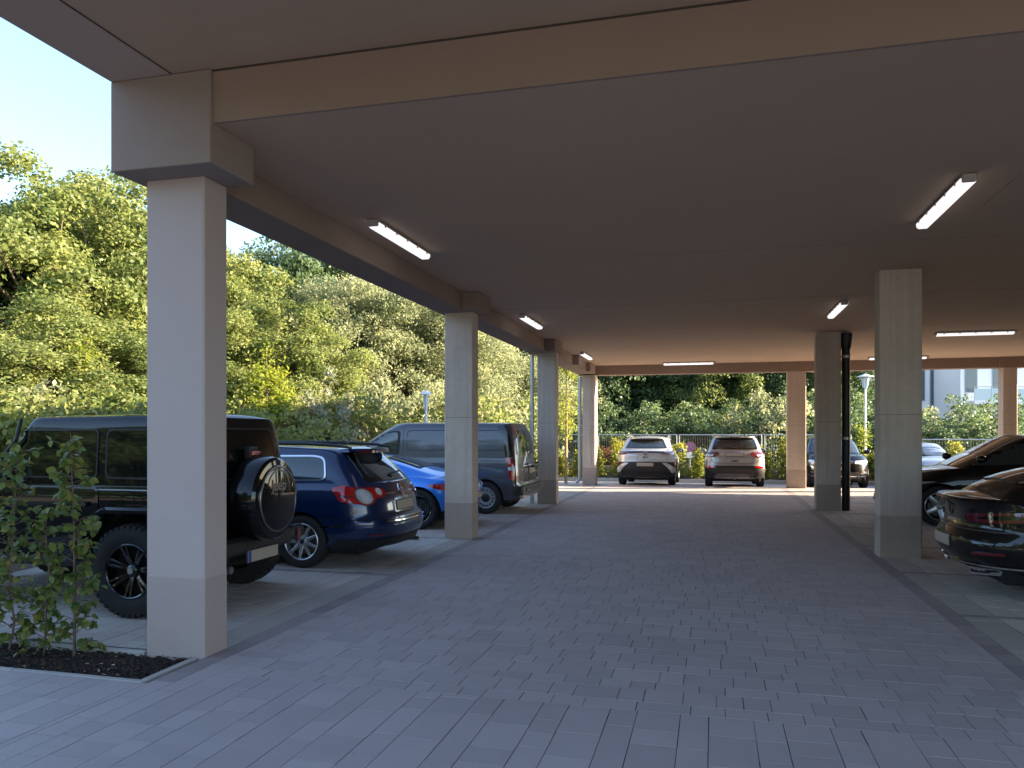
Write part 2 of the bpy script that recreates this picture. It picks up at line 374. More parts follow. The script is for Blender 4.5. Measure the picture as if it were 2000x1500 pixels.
bayL = sheet('left_bay_paving', [(BAYX, LX0, BED_Y1+.05, 25.1)], -.0036, "bay_joint")
DIVL = [8.45, 11.62, 14.95, 18.1, 21.4]
inbox = lambda x, y: False
def near_div(D): return lambda x, y: any(abs(y-d) < .06 for d in D)
cells = []
ys = [BED_Y1+.05]+[d for d in DIVL]+[25.1]
for a, b in zip(ys, ys[1:]):
    cells += rows(BAYX, LX0-.3, a+.06, b-.06, 'y', (.2,), (.2, .3, .4))
    cells += [c+('edge_stone',) for c in rows(LX0-.3, LX0, a+.06, b-.06, 'y', (.3,), (.5,))]
for d in DIVL: cells += [c+('border_paver',) for c in rows(BAYX, LX0, d-.06, d+.06, 'x', (.12,), (.24,))]
lay('paver', cells, 'bay_paver', bayL, 300, .008)
bayR = sheet('right_bay_paving', [(LX1, 14, YB, 25.1)], -.0036, "bay_joint")
DIVR = [7.86, 10.12, 12.4, 14.72, 17.3, 19.9, 22.5]
cells = []; ys = [YB]+DIVR+[25.1]
for a, b in zip(ys, ys[1:]):
    cells += rows(LX1+.3, 9.5, a+.06, b-.06, 'y', (.2,), (.2, .3, .4))
    cells += [c+('edge_stone',) for c in rows(LX1, LX1+.3, a+.06, b-.06, 'y', (.3,), (.5,))]
for d in DIVR: cells += [c+('border_paver',) for c in rows(LX1, 9.5, d-.06, d+.06, 'x', (.12,), (.24,))]
lay('paver', cells, 'bay_paver', bayR, 300, .008)
yard = sheet('yard_paving', [(-16, 16, 0, 4.9)], -.0036, "bay_joint"); yard.location = (0, 25.1, 0); yard.rotation_euler = (-.041, 0, 0)
cells = rows(-8.1, 9.5, 0, 4.85, 'x', (.2,), (.3, .4))
lay('paver', cells, 'bay_paver', yard, 0)

sheet('forecourt', [(-45, 45, -60, -7), (14, 45, -7, 60), (-45, -14, -7, 2)], -.03, 'forecourt')
# planting bed beside the first pillar, its kerbs and its mulch
def soil_bed(x0, x1, y0, y1, z, nm='planting_bed', amp=.018, st=.03):
    nx = int((x1-x0)/st)+1; ny = int((y1-y0)/st)+1; v = []; f = []
    for i in range(nx+1):
        for j in range(ny+1):
            x = x0+(x1-x0)*i/nx; y = y0+(y1-y0)*j/ny; zz = z+(.055*(j/ny)**1.5 if nm == 'planting_bed' else 0)
            v.append((x, y, zz+amp*(sin(x*7.1+y*3)+sin(y*11.3-x*5))*.4+random.gauss(0, amp*.45)))
    for i in range(nx):
        for j in range(ny): a = i*(ny+1)+j; f.append((a, a+ny+1, a+ny+2, a+1))
    return tag(mesh(nm, v, f, 'soil', smooth=80), kind='structure')
bed = soil_bed(-9, BED_X-.02, BED_Y0, BED_Y1, -.075)
q = MB(); q2 = MB()
for k in range(5000):
    x = random.uniform(-7.5, BED_X-.03); y = random.uniform(BED_Y0+.01, BED_Y1-.01); a = random.uniform(0, pi); l = random.uniform(.005, .018); w = l*random.uniform(.2, .5); z = -.068+random.uniform(0, .015)+.055*((y-BED_Y0)/.54)**1.5
    d = Vector((cos(a), sin(a), random.uniform(-.4, .4)))*l; e = Vector((-sin(a), cos(a), random.uniform(-.3, .3)))*w; p = Vector((x, y, z))
    (q if random.random() < .985 else q2).add([p-d-e, p+d-e, p+d+e, p-d+e, p+Vector((0, 0, w))], [(0, 1, 4), (1, 2, 4), (2, 3, 4), (3, 0, 4)])
tag(q.build('bark_mulch', 'chips'), 'loose brown bark mulch strewn over the dark bed beside the near pillar', 'mulch', kind='stuff')
tag(q2.build('wood_chips', 'pale_chips'), 'scattered pale wood chips on the dark bed at the near pillar foot', 'wood chips', kind='stuff')
KS = MB()
def kerb_stones(nm, x0, x1, y0, y1, z0, z1, lab, step=1., m='kerb'):
    r = empty(nm, (0, 0, 0), 0, lab, 'kerb'); ln = max(x1-x0, y1-y0); n = max(1, round(ln/step)); hx = (x1-x0) > (y1-y0)
    for i in range(n):
        a, b = i/n*ln+.002, (i+1)/n*ln-.002; k = MB()
        if hx: k.box(x0+a, x0+b, y0, y1, z0, z1, .006)
        else: k.box(x0, x1, y0+a, y0+b, z0, z1, .006)
        k.build('kerbstone', m, r)
kerb_stones('bed_kerb', -9, BED_X+.02, BED_Y0-.05, BED_Y0, -.2, .004, 'thin pale concrete edging along the front of the near planting bed')
kerb_stones('bed_kerb', BED_X-.03, BED_X+.02, BED_Y0, 4.96, -.2, .005, 'short pale concrete edging between the near planting bed and the dark lane', .5)
kerb_stones('bed_kerb', -9, -4.14, BED_Y1, BED_Y1+.05, -.2, .012, 'pale concrete edging along the back of the near planting bed beside the black off-roader')
kerb_stones('bay_kerb', BAYX-.14, BAYX, 5.02, 25, -.2, .1, 'raised concrete kerb across the head of the left parking bays', 1.)
kerb_stones('yard_kerb', -3.6, 2.6, 29.9, 30.04, -.4, -.06, 'low pale kerb of the hedge bed behind the white and silver cars', 1.)
kerb_stones('yard_kerb', 2.604, 16, 29.9, 30.04, -.4, -.06, 'low pale kerb of the hedge bed behind the cars facing the camera', 1.)
kerb_stones('yard_kerb', -16, -3.604, 29.9, 30.04, -.4, -.06, 'low pale kerb left of the far corner pillar by the sapling', 1.)
soil_bed(-16, 16, 30.04, 31.25, -.1, 'hedge_bed', .03, .16)
soil_bed(-11.5, BAYX-.14, 5.02, 25, .03, 'bay_head_bed', .03, .2)
sheet('service_road', [(-16, 30, 31.5, 34)], -.16, 'asphalt')

# ------------------------------------------------------------------ building overhead
HZ, CZ, BZ = 4.2, 3.83, 3.56      # high near soffit, main soffit, beam underside
bld = empty('building', (0, 0, 0), 0, 'brown rendered building whose soffit roofs the drive and parking bays', 'building')
XE = 14.5
MB().box(-4.22, XE, 1.0, 4.80, HZ, HZ+.3).build('near_soffit', 'ceiling', bld)
MB().box(-3.73, XE, 4.785, 24.9, CZ, CZ+.67).build('main_soffit', 'ceiling', bld)
MB().box(-3.40, XE, 4.76, 4.784, CZ, HZ-.006, 0).build('soffit_step', 'beam', bld)
MB().box(-3.716, -3.704, 1., 4.73, HZ-.003, HZ+.001).build('soffit_groove', 'groove', bld)
MB().box(-4.21, -3.718, 1., 4.729, HZ-.006, HZ+.001).build('edge_soffit', 'edge_soffit', bld)
MB().box(-3.70, XE, 4.752, 4.7595, HZ-.012, HZ-.001).build('shadow_joint', 'groove', bld)
def cap(x0, x1, y0, y1, z0, z1, m='beam', nm='beam_cap'): return MB().box(x0, x1, y0, y1, z0, z1, .006).build(nm, m, bld)
cap(-4.22, -3.39, 4.73, 5.26, 3.545, HZ-.004, 'plaster')
MB().box(-4.2, -3.73, 5.262, 24.88, BZ, CZ+.6, .006).build('edge_beam', 'beam', bld)
cap(-4.19, -3.46, 11.42, 12.05, 3.553, CZ-.003); cap(-4.19, -3.50, 17.55, 18.45, 3.553, CZ-.003); cap(-4.19, -3.55, 21.2, 21.9, 3.553, CZ-.003)
cap(-4.19, -3.60, 23.6, 24.6, 3.553, CZ-.003)
MB().box(-4.2, 2.0, 24.885, 25.3, BZ-.03, CZ+.6, .006).build('end_beam', 'beam', bld)
MB().box(2.002, 2.9, 24.87, 25.3, BZ-.03, CZ+.6, .006).build('end_beam', 'beam', bld)
MB().box(2.902, 7.9, 24.885, 25.3, BZ-.03, CZ+.6, .006).build('end_beam', 'beam', bld)
cap(7.902, 8.6, 24.82, 25.32, BZ-.035, CZ-.003)
MB().box(8.602, XE, 24.885, 25.3, BZ-.03, CZ+.6, .006).build('end_beam', 'beam', bld)
MB().box(-3.7, XE, 13.2, 13.212, CZ-.0025, CZ+.001).build('soffit_joint', 'soffit_seam', bld)
MB().box(-1, XE, 9.6, 9.606, CZ-.002, CZ+.001).build('soffit_joint', 'soffit_seam', bld)
MB().box(2.5, 2.506, 7.4, 8.3, CZ-.002, CZ+.001).build('soffit_joint', 'soffit_seam', bld)
MB().box(-4.2, XE, 1.02, 25.28, 4.51, 5.1).build('roof_parapet', 'upper_wall', bld)
MB().box(XE, XE+.3, 1., 25.3, -.1, 4.5).build('side_wall', 'plaster', bld)

def column(x0, x1, y0, y1, z0, zt, label, ms='concrete', mp='concrete_dark', pl=.56, joint=None, ch=.012):
    r = empty('pillar', ((x0+x1)/2, (y0+y1)/2, 0), 0, label, 'pillar', 'rectangular pillars carrying the building')
    cx, cy = (x0+x1)/2, (y0+y1)/2; a, b = (x1-x0)/2, (y1-y0)/2
    ol = lambda e: [(-a-e+ch, -b-e), (a+e-ch, -b-e), (a+e, -b-e+ch), (a+e, b+e-ch), (a+e-ch, b+e), (-a-e+ch, b+e), (-a-e, b+e-ch), (-a-e, -b-e+ch)]
    MB().prism(ol(0), 'z', pl, zt).build('shaft', ms, r)
    MB().prism(ol(.0012), 'z', z0, pl).build('plinth', mp, r)
    if joint:
        MB().prism(ol(.001), 'z', joint, joint+.006).build('pour_joint', 'formwork_seam', r)
    return r
column(-4.12, -3.62, 4.975, 5.26, -.2, 3.544, 'nearest smooth rendered pillar, standing at the corner of the planting bed', 'column_plaster', 'plinth_paint', .58)
column(-4.09, -3.63, 11.62, 11.93, -.05, 3.552, 'second left pillar, between the dark blue estate car and the blue coupe', joint=1.9)
column(-3.99, -3.54, 17.9, 18.2, -.05, 3.552, 'third left pillar, beside the tail of the grey van', joint=1.9)
column(-4.03, -3.62, 24.72, 25.2, -.05, 3.528, 'far left corner pillar between the sapling and the white crossover', joint=1.9)
column(2.16, 2.68, 11.27, 11.6, -.05, CZ-.002, 'largest right-hand pillar, beside the black fastback car', joint=1.9)
column(2.16, 2.66, 17.8, 18.12, -.05, CZ-.002, 'right-hand pillar with the black downpipe attached beside it', joint=1.9)
column(2.2, 2.74, 24.9, 25.2, -.05, 3.528, 'far pillar right of the silver compact car', joint=1.9)
column(8.0, 8.36, 24.86, 25.28, -.05, 3.523, 'rightmost far pillar behind the black crossover in front of the shrubs', joint=1.9)

def pipe_thing(name, pts, r, m, label, cat, rings=()):
    t = empty(name, (pts[0][0], pts[0][1], 0), 0, label, cat); o = Vector((pts[0][0], pts[0][1], 0))
    MB().tube([Vector(p)-o for p in pts], r, 16).build('pipe', m, t, 40)
    for z in rings:
        x, y = pts[0][0]-o.x, pts[0][1]-o.y
        MB().lathe([(r, z-.03), (r+.012, z-.028), (r+.012, z+.028), (r, z+.03)], 20, 'z', (x, y, 0)).build('coupling', 'clip' if m == 'pipe_black' else m, t, 40)
    return t
p = pipe_thing('downpipe', [(2.78, 17.95, -.02), (2.78, 17.95, CZ-.02)], .085, 'pipe_black', 'black cast iron downpipe running floor to ceiling beside the right-hand pillar', 'downpipe', (1.55, 3.3))
MB().lathe([(.087, 3.45), (.105, 3.5), (.13, 3.7), (.135, 3.8)], 20, 'z').build('socket', 'pipe_black', p, 40)
pipe_thing('downpipe', [(-4.14, 18.0, -.02), (-4.14, 18.0, 3.5)], .045, 'galv', 'grey galvanised downpipe behind the third left pillar', 'downpipe', (1.2, 2.9))
pipe_thing('downpipe', [(-4.3, 25.08, .06), (-4.18, 25.08, .18), (-4.18, 25.1, 3.3), (-4.16, 25.1, 3.5)], .06, 'galv', 'pale galvanised downpipe left of the far corner pillar', 'downpipe', (1.4,))
pipe_thing('conduit', [(-3.75, 24.71, .62), (-3.75, 24.70, 3.5)], .014, 'clip', 'thin cable conduit running up the face of the far corner pillar', 'conduit')

def lamp(cx, cy, along, label, first=[None]):
    if first[0] is None:
        r = empty('ceiling_lamp', (0, 0, 0)); L_ = 1.5
        pr = [(-.05, 0), (.05, 0), (.062, -.035), (-.062, -.035)]
        MB().prism(pr, 'y', -L_/2, L_/2).build('housing', 'lamp_housing', r)
        pr = [(-.062, -.036), (.062, -.036), (.058, -.07), (.04, -.088), (-.04, -.088), (-.058, -.07)]
        MB().prism(pr, 'y', -L_/2+.02, L_/2-.02).build('diffuser', 'diffuser', r)
        for sx in (-1, 1):
            for k in range(5):
                y = -.6+.3*k; MB().box(sx*.066-.004, sx*.066+.004, y-.015, y+.015, -.055, -.015).build('clip', 'clip', r)
        for sy in (-1, 1): MB().box(-.055, .055, sy*(L_/2)-.018, sy*(L_/2)+.018, -.075, -.002, .01).build('end_cap', 'lamp_housing', r)
        MB().tube([(.0, L_/2+.01, -.03), (.02, L_/2+.07, -.025)], .012, 8).build('cable_gland', 'clip', r)
        first[0] = r; o = r
    else:
        s0 = first[0]; o = s0.copy(); COL.objects.link(o)
        for ch in list(s0.children): c = ch.copy(); COL.objects.link(c); c.parent = o
    o.location = (cx, cy, CZ-.002); o.rotation_euler = (0, 0, 0 if along == 'y' else -pi/2)
    tag(o, label, 'ceiling lamp', 'lit batten lamps under the soffit')
lamp(-3.33, 8.04, 'y', 'lit batten lamp nearest the first pillar beside the left edge beam')
lamp(-3.35, 14.5, 'y', 'lit batten lamp between the second and third left pillars')
lamp(-3.35, 21.2, 'y', 'small distant batten lamp between the third and far left pillars')
lamp(-.7, 24.2, 'x', 'crosswise lit batten lamp hanging before the far end beam over the white crossover')
lamp(2.08, 8.0, 'y', 'large lit batten lamp slanting above the black fastback, upper right')
lamp(2.09, 14.4, 'y', 'small slanting batten lamp above the black downpipe')
lamp(5.4, 18.45, 'x', 'long crosswise lit batten lamp right of the largest right-hand pillar')
lamp(5.05, 23.9, 'x', 'far crosswise batten lamp half hidden behind the largest right-hand pillar')

# ------------------------------------------------------------------ car building kit
class Shell:
    """closed car volume: a stack of rounded plan outlines between zlo(x) and zhi(x)"""
    def __init__(s, xr, xf, w, zlo, zhi, er=.5, ef=.7, nr=3.2, nf=2.8, wm=None):
        mk = lambda f: pchip(f) if isinstance(f, list) else (f if callable(f) else (lambda t, q=f: q))
        s.xr, s.xf, s.w, s.zlo, s.zhi = mk(xr), mk(xf), mk(w), mk(zlo), mk(zhi); s.er, s.ef, s.nr, s.nf = er, ef, nr, nf
        s.wm = mk(wm) if wm else (lambda x: 1.); s.cache = {}
    def half(s, x, v):
        W_ = s.w(v)*s.wm(x); a = s.xr(v)+s.er; b = s.xf(v)-s.ef
        if x < a: W_ *= max(0, 1-min(1, (a-x)/s.er)**s.nr)**(1/s.nr)
        elif x > b: W_ *= max(0, 1-min(1, (x-b)/s.ef)**s.nf)**(1/s.nf)
        return W_
    def vof(s, x, z): return min(1, max(0, (z-s.zlo(x))/(s.zhi(x)-s.zlo(x))))
    def loop(s, v):
        pts = []; a = s.xr(v)+s.er; b = s.xf(v)-s.ef; K = 14
        for k in range(K):
            t = (k/K)*pi/2; pts.append((a-s.er*abs(cos(t))**(2/s.nr), s.w(v)*s.wm(a)*sin(t)**(2/s.nr)))
        M_ = 26
        for k in range(M_+1):
            x = a+(b-a)*k/M_; pts.append((x, s.w(v)*s.wm(x)))
        for k in range(K-1, -1, -1):
            t = (k/K)*pi/2; pts.append((b+s.ef*abs(cos(t))**(2/s.nf), s.w(v)*s.wm(b)*sin(t)**(2/s.nf)))
        full = pts+[(x, -y) for x, y in reversed(pts[1:-1])]
        return [(x, y, s.zlo(x)+(s.zhi(x)-s.zlo(x))*v) for x, y in full]
    def build(s, name, m, parent, rows=14, crown=.03, vs=None, arches=None, inset=.10, smooth=32, bottomcrown=0., keep=False):
        vs = vs or [k/rows for k in range(rows+1)]; loops = [s.loop(v) for v in vs]; n = len(loops[0]); v = []; f = []
        def capl(base, zf, cr, sgn):
            out = []; xm = (base[0][0]+base[n//2][0])/2
            for g in (.975, .9, .78, .6, .4, .2, 0.):
                k = 1-(1-g)*inset; out.append([(xm+(x-xm)*k, y*g, zf(xm+(x-xm)*k)+sgn*cr*(1-g*g)) for x, y, z in base])
            return out
        allr = list(reversed(capl(loops[0], s.zlo, bottomcrown, -1)))+loops+capl(loops[-1], s.zhi, crown, 1)
        for r in allr: v += r
        for i in range(len(allr)-1):
            for k in range(n): f.append((i*n+k, i*n+(k+1) % n, (i+1)*n+(k+1) % n, (i+1)*n+k))
        bm = bmesh.new(); vv = [bm.verts.new(q) for q in v]
        for q in f: bm.faces.new([vv[i] for i in q])
        bmesh.ops.remove_doubles(bm, verts=bm.verts, dist=.0008)
        bmesh.ops.dissolve_degenerate(bm, edges=bm.edges, dist=.0002); bmesh.ops.recalc_face_normals(bm, faces=bm.faces)
        if not arches: return from_bm(name, bm, m, parent, smooth)
        o = from_bm(name, bm, m, None, None, mats=[m, 'well'])
        cut = MB()
        for x, z, r, yin in arches:
            for sg in (-1, 1): cut.prism(circ(x, z, r, 40), 'y', sg*yin, sg*1.4)
        c = cut.build('cut', 'well'); c.data.materials.clear(); c.data.materials.append(M[m]); c.data.materials.append(M['well'])
        c.data.polygons.foreach_set('material_index', [1]*len(c.data.polygons))
        md = o.modifiers.new('b', 'BOOLEAN'); md.operation = 'DIFFERENCE'; md.solver = 'EXACT'; md.object = c
        dg = bpy.context.evaluated_depsgraph_get(); me = bpy.data.meshes.new_from_object(o.evaluated_get(dg))
        o.modifiers.clear(); o.data = me; me.name = name; bpy.data.objects.remove(c)
        me.polygons.foreach_set('use_smooth', [True]*len(me.polygons)); me.set_sharp_from_angle(angle=radians(smooth)); o.parent = parent
        return o
    # surface maps: (u, v2, offset) -> point
    def side(s, sg):
        return lambda x, z, o: (x, sg*(s.half(x, s.vof(x, z))+o), z)
    def end(s, rear=True):
        def g(y, z, o):
            x = s.xr(.5) if rear else s.xf(.5)
            for _ in range(5):
                v = s.vof(x, z); W_ = s.w(v)*s.wm((s.xr(v)+s.er) if rear else (s.xf(v)-s.ef)); q = min(.999, abs(y)/W_)
                if rear: x = s.xr(v)+s.er-s.er*(1-q**s.nr)**(1/s.nr)
                else: x = s.xf(v)-s.ef+s.ef*(1-q**s.nf)**(1/s.nf)
            return (x-o if rear else x+o, y, z)
        return g
    def wrap(s, rear=True):
        """u = signed arc length along the bumper outline, from the car's centre line round the corner"""
        def poly(z):
            key = (rear, round(z, 3))
            if key in s.cache: return s.cache[key]
            pts = []; n = s.nr if rear else s.nf; e = s.er if rear else s.ef
            for k in range(61):
                t = k/60*pi/2; x = s.xr(.5) if rear else s.xf(.5)
                for _ in range(4):
                    v = s.vof(x, z); a = s.xr(v)+s.er if rear else s.xf(v)-s.ef
                    x = a-e*abs(cos(t))**(2/n) if rear else a+e*abs(cos(t))**(2/n)
                pts.append((x, s.w(v)*s.wm(a)*sin(t)**(2/n)))
            x0 = pts[-1][0]
            for k in range(1, 15):
                x = x0+(k*.06 if rear else -k*.06); pts.append((x, s.half(x, s.vof(x, z))))
            cum = [0.]
            for p, q in zip(pts, pts[1:]): cum.append(cum[-1]+math.hypot(q[0]-p[0], q[1]-p[1]))
            s.cache[key] = (pts, cum); return s.cache[key]
        def g(u, z, o):
            pts, cum = poly(z); a = abs(u); sg = 1 if u >= 0 else -1; i = 0
            while i < len(cum)-2 and cum[i+1] < a: i += 1
            t = (a-cum[i])/max(1e-6, cum[i+1]-cum[i]); p, q = pts[i], pts[i+1]
            x = p[0]+(q[0]-p[0])*t; y = p[1]+(q[1]-p[1])*t
            j0, j1 = max(0, i-1), min(len(pts)-1, i+2); dx, dy = pts[j1][0]-pts[j0][0], pts[j1][1]-pts[j0][1]; l = math.hypot(dx, dy) or 1
            nx, ny = (-dy/l, dx/l) if rear else (dy/l, -dx/l)
            if rear and i < 2: nx, ny = -1, 0
            if not rear and i < 2: nx, ny = 1, 0
            return (x+nx*o, sg*(y+ny*o), z)
        return g

def patch(name, f, outline, m, parent, off=.004, step=.08, deep=.004, smooth=40, topf=None):
    """a thin plate lying on a car surface: a flat outline cut into a grid and bent onto the surface, with a skirt"""
    bm = bmesh.new(); bm.faces.new([bm.verts.new((u, w, 0)) for u, w in outline])
    us = [p[0] for p in outline]; ws = [p[1] for p in outline]
    for ax, lo, hi in ((0, min(us), max(us)), (1, min(ws), max(ws))):
        k = math.ceil((lo+1e-4)/step)
        while k*step < hi-1e-4:
            co_ = [0, 0, 0]; co_[ax] = k*step; no = [0, 0, 0]; no[ax] = 1
            bmesh.ops.bisect_plane(bm, geom=bm.verts[:]+bm.edges[:]+bm.faces[:], dist=1e-6, plane_co=co_, plane_no=no); k += 1
    bm.verts.ensure_lookup_table(); bm.verts.index_update()
    v = []; fc = []; n = len(bm.verts)
    for q in bm.verts: v.append(f(q.co.x, q.co.y, off))
    for q in bm.verts: v.append(f(q.co.x, q.co.y, -deep))
    for q in bm.faces: fc.append(tuple(w.index for w in q.verts))
    for e in bm.edges:
        if len(e.link_faces) == 1: a, b = e.verts[0].index, e.verts[1].index; fc.append((a, b, b+n, a+n))
    bm.free(); b2 = bmesh.new(); vv = [b2.verts.new(q) for q in v]
    for q in fc:
        try: b2.faces.new([vv[i] for i in q])
        except ValueError: pass
    bmesh.ops.recalc_face_normals(b2, faces=b2.faces)
    return from_bm(name, b2, m, parent, smooth)
def band(pts, w):
    """outline of a strip of width w that follows a polyline"""
    P = [Vector(p) for p in pts]; L_, R_ = [], []
    for i, p in enumerate(P):
        t = (P[min(i+1, len(P)-1)]-P[max(i-1, 0)]).normalized(); n = Vector((-t.y, t.x))*w/2; L_.append(p+n); R_.append(p-n)
    return [(q.x, q.y) for q in L_+R_[::-1]]
def ring_patch(name, f, outer, inner, m, parent, off=.006):
    n = len(outer); v = [f(u, w, off) for u, w in outer]+[f(u, w, off) for u, w in inner]+[f(u, w, -.004) for u, w in outer]+[f(u, w, -.004) for u, w in inner]
    fc = []
    for i in range(n):
        j = (i+1) % n; fc += [(i, j, n+j, n+i), (i, 2*n+i, 2*n+j, j), (n+i, n+j, 3*n+j, 3*n+i)]
    b2 = bmesh.new(); vv = [b2.verts.new(q) for q in v]
    for q in fc: b2.faces.new([vv[i] for i in q])
    bmesh.ops.recalc_face_normals(b2, faces=b2.faces); return from_bm(name, b2, m, parent, 50)
def shrink(poly, d):
    c = Vector((sum(p[0] for p in poly)/len(poly), sum(p[1] for p in poly)/len(poly))); out = []
    xs = [p[0] for p in poly]; ys = [p[1] for p in poly]; w = max(xs)-min(xs); h = max(ys)-min(ys); mx = (max(xs)+min(xs))/2; my = (max(ys)+min(ys))/2
    return [(mx+(x-mx)*(1-2*d/w), my+(y-my)*(1-2*d/h)) for x, y in poly]

def text_mesh(name, s_, size, m, parent, mt, ext=.002):
    cu = bpy.data.curves.new('t', 'FONT'); cu.body = s_; cu.size = size; cu.extrude = ext; cu.align_x = 'CENTER'; cu.align_y = 'CENTER'; cu.offset = size*.02
    o = bpy.data.objects.new('t', cu); COL.objects.link(o); dg = bpy.context.evaluated_depsgraph_get(); dg.update()
    me = bpy.data.meshes.new_from_object(o.evaluated_get(dg)); bpy.data.objects.remove(o); me.transform(mt); me.materials.clear(); me.materials.append(M[m]); me.name = name
    return link(bpy.data.objects.new(name, me), parent)

def tyre_prof(R, r, w):
    h = w/2
    return [(r, -h*.8), (r+(R-r)*.25, -h*.97), (r+(R-r)*.6, -h*1.0), (R-.022, -h*.93), (R-.006, -h*.8), (R, -h*.62), (R, h*.62), (R-.006, h*.8), (R-.022, h*.93), (r+(R-r)*.6, h), (r+(R-r)*.25, h*.97), (r, h*.8)]
def wheel(parent, x, y, R, w, rim_r, style='multi', m='alloy', cache={}):
    """y > 0 or < 0 decides which way the wheel faces"""
    key = (R, w, rim_r, style, m); sg = 1 if y > 0 else -1
    if key not in cache:
        k = w/2
        hub = MB().lathe([(.0, -k*.6), (rim_r*.92, -k*.6), (rim_r*.92, k*.05), (rim_r*.60, k*.0), (.0, k*.0)], 40).build('wheel', 'well', None, 40)
        t = MB().lathe(tyre_prof(R, rim_r, w), 72)
        if style == 'jeep':
            t = MB().lathe(tyre_prof(R-.012, rim_r, w), 72)
            for i in range(40):
                a = 2*pi*i/40
                for (y0, y1, sh) in ((-k*.98, -k*.55, .0), (-k*.5, -k*.05, .5), (.03*k, k*.48, 0.), (k*.53, k*.98, .5)):
                    aa = a+sh*2*pi/40; c, s_ = cos(aa), sin(aa); hw = .02; vv = []
                    for rr in (R-.03, R):
                        for tt in (-hw, hw):
                            for yy in (y0, y1):
                                r2 = rr-(.012 if (abs(yy) > k*.9) else 0); vv.append((r2*c-tt*s_, yy, r2*s_+tt*c))
                    t.add(vv, [(0, 1, 3, 2), (4, 6, 7, 5), (0, 4, 5, 1), (2, 3, 7, 6), (0, 2, 6, 4), (1, 5, 7, 3)])
        ty = t.build('tyre', 'tyre', None, 35)
        b = MB(); b.lathe([(rim_r*1.0, k*.80), (rim_r*1.015, k*.88), (rim_r*.985, k*.92), (rim_r*.94, k*.86), (rim_r*.91, k*.6), (rim_r*.90, -k*.2)], 56)
        def spoke(a0, w0, w1, d0, d1, r0=.05, r1=rim_r*.95, th=.03):
            c, s_ = cos(a0), sin(a0); v = []
            for rr, ww, dd in ((r0, w0, d0), ((r0+r1)/2, (w0+w1)/2*.85, (d0+d1)/2+.008), (r1, w1, d1)):
                for tt, yy in ((-ww/2, dd-th), (-ww/2, dd-.006), (-ww*.3, dd), (ww*.3, dd), (ww/2, dd-.006), (ww/2, dd-th)): v.append((rr*c-tt*s_, yy, rr*s_+tt*c))
            f = [(5, 4, 3, 2, 1, 0), (12, 13, 14, 15, 16, 17)]
            for i in range(2):
                for j in range(6): f.append((i*6+j, i*6+(j+1) % 6, (i+1)*6+(j+1) % 6, (i+1)*6+j))
            b.add(v, f)
        if style == 'multi':
            for i in range(9): spoke(2*pi*i/9+.2, .05, .034, k*.62, k*.78)
        elif style == 'jeep':
            for i in range(7):
                for d in (-.115, .115): spoke(2*pi*i/7+.22+d, .034, .03, k*.45, k*.8)
        elif style == 'five':
            for i in range(5): spoke(2*pi*i/5+.3, .12, .075, k*.55, k*.8)
        elif style == 'vee':
            for i in range(5):
                for d in (-.2, .2): spoke(2*pi*i/5+.1+d, .03, .02, k*.5, k*.85)
        elif style == 'steel':
            b.lathe([(rim_r*.9, k*.5), (rim_r*.84, k*.72), (rim_r*.6, k*.78), (rim_r*.5, k*.7), (.0, k*.66)], 48)
        b.lathe([(.0, k*.72), (.034, k*.72), (.055, k*.6), (.062, k*.3)], 24)
        rm = b.build('rim', m, None, 40); kids = [ty, rm]
        if style == 'steel':
            h = MB()
            for i in range(14):
                a = 2*pi*i/14; h.lathe([(.0, k*.775), (.017, k*.775), (.017, k*.7)], 12, 'y', (rim_r*.75*cos(a), .004, rim_r*.75*sin(a)))
            kids.append(h.build('vent_holes', 'well', None, 40)); kids[-1]['kind'] = 'stuff'
            kids.append(MB().lathe([(.0, k*.86), (.075, k*.86), (.088, k*.78), (.09, k*.6)], 32).build('hub_cap', 'trim', None, 40))
        if style in ('multi', 'five', 'jeep', 'vee'):
            kids.append(MB().lathe([(.0, k*.76), (.026, k*.755), (.03, k*.7)], 20).build('hub_cap', 'alloy' if style != 'multi' else 'navy_paint', None, 40))
            if style != 'jeep':
                kids.append(MB().lathe([(.0, k*.12), (rim_r*.72, k*.12), (rim_r*.72, 0)], 32).build('brake_disc', 'badge_grey', None, 40))
        cache[key] = (hub, kids); o = hub
        for q in kids: q.parent = hub
    else:
        hub, kids = cache[key]; o = hub.copy(); COL.objects.link(o)
        for q in kids: c = q.copy(); COL.objects.link(c); c.parent = o
    o.parent = parent; o.location = (x, y, R); o.rotation_euler = (0, random.uniform(0, 6), 0 if sg > 0 else pi)
    return o
def wheels(root, xs, track, R, w, rim, style, m):
    for x in xs:
        for sg in (-1, 1): wheel(root, x, sg*(track-w/2), R, w, rim, style, m)
def mirror(root, x, y, z, m, sc=1., fwd=1):
    for sg in (-1, 1):
        k = MB(); bm = bmesh.new(); bmesh.ops.create_icosphere(bm, subdivisions=2, radius=1)
        for q in bm.verts: q.co = Vector((x+q.co.x*.075*sc-(.02 if q.co.x < 0 else 0)*0, sg*(y+.12*sc)+q.co.y*.115*sc, z+q.co.z*.08*sc*(1 if q.co.z > 0 else .85)))
        ob = from_bm('mirror', bm, m, root, 50)
        MB().tube([(x, sg*(y-.04), z-.06), (x, sg*(y+.05), z-.03)], .022*sc, 8).build('arm', 'trim', ob, 40)
        MB().lathe([(0, 0), (.9, 0), (1, .1)], 20, 'x').build('mirror_glass', 'glass_pale', ob)
        g = ob.children[-1]; g.scale = (.012, .10*sc, .066*sc); g.location = (x-.068*sc, sg*(y+.12*sc), z)
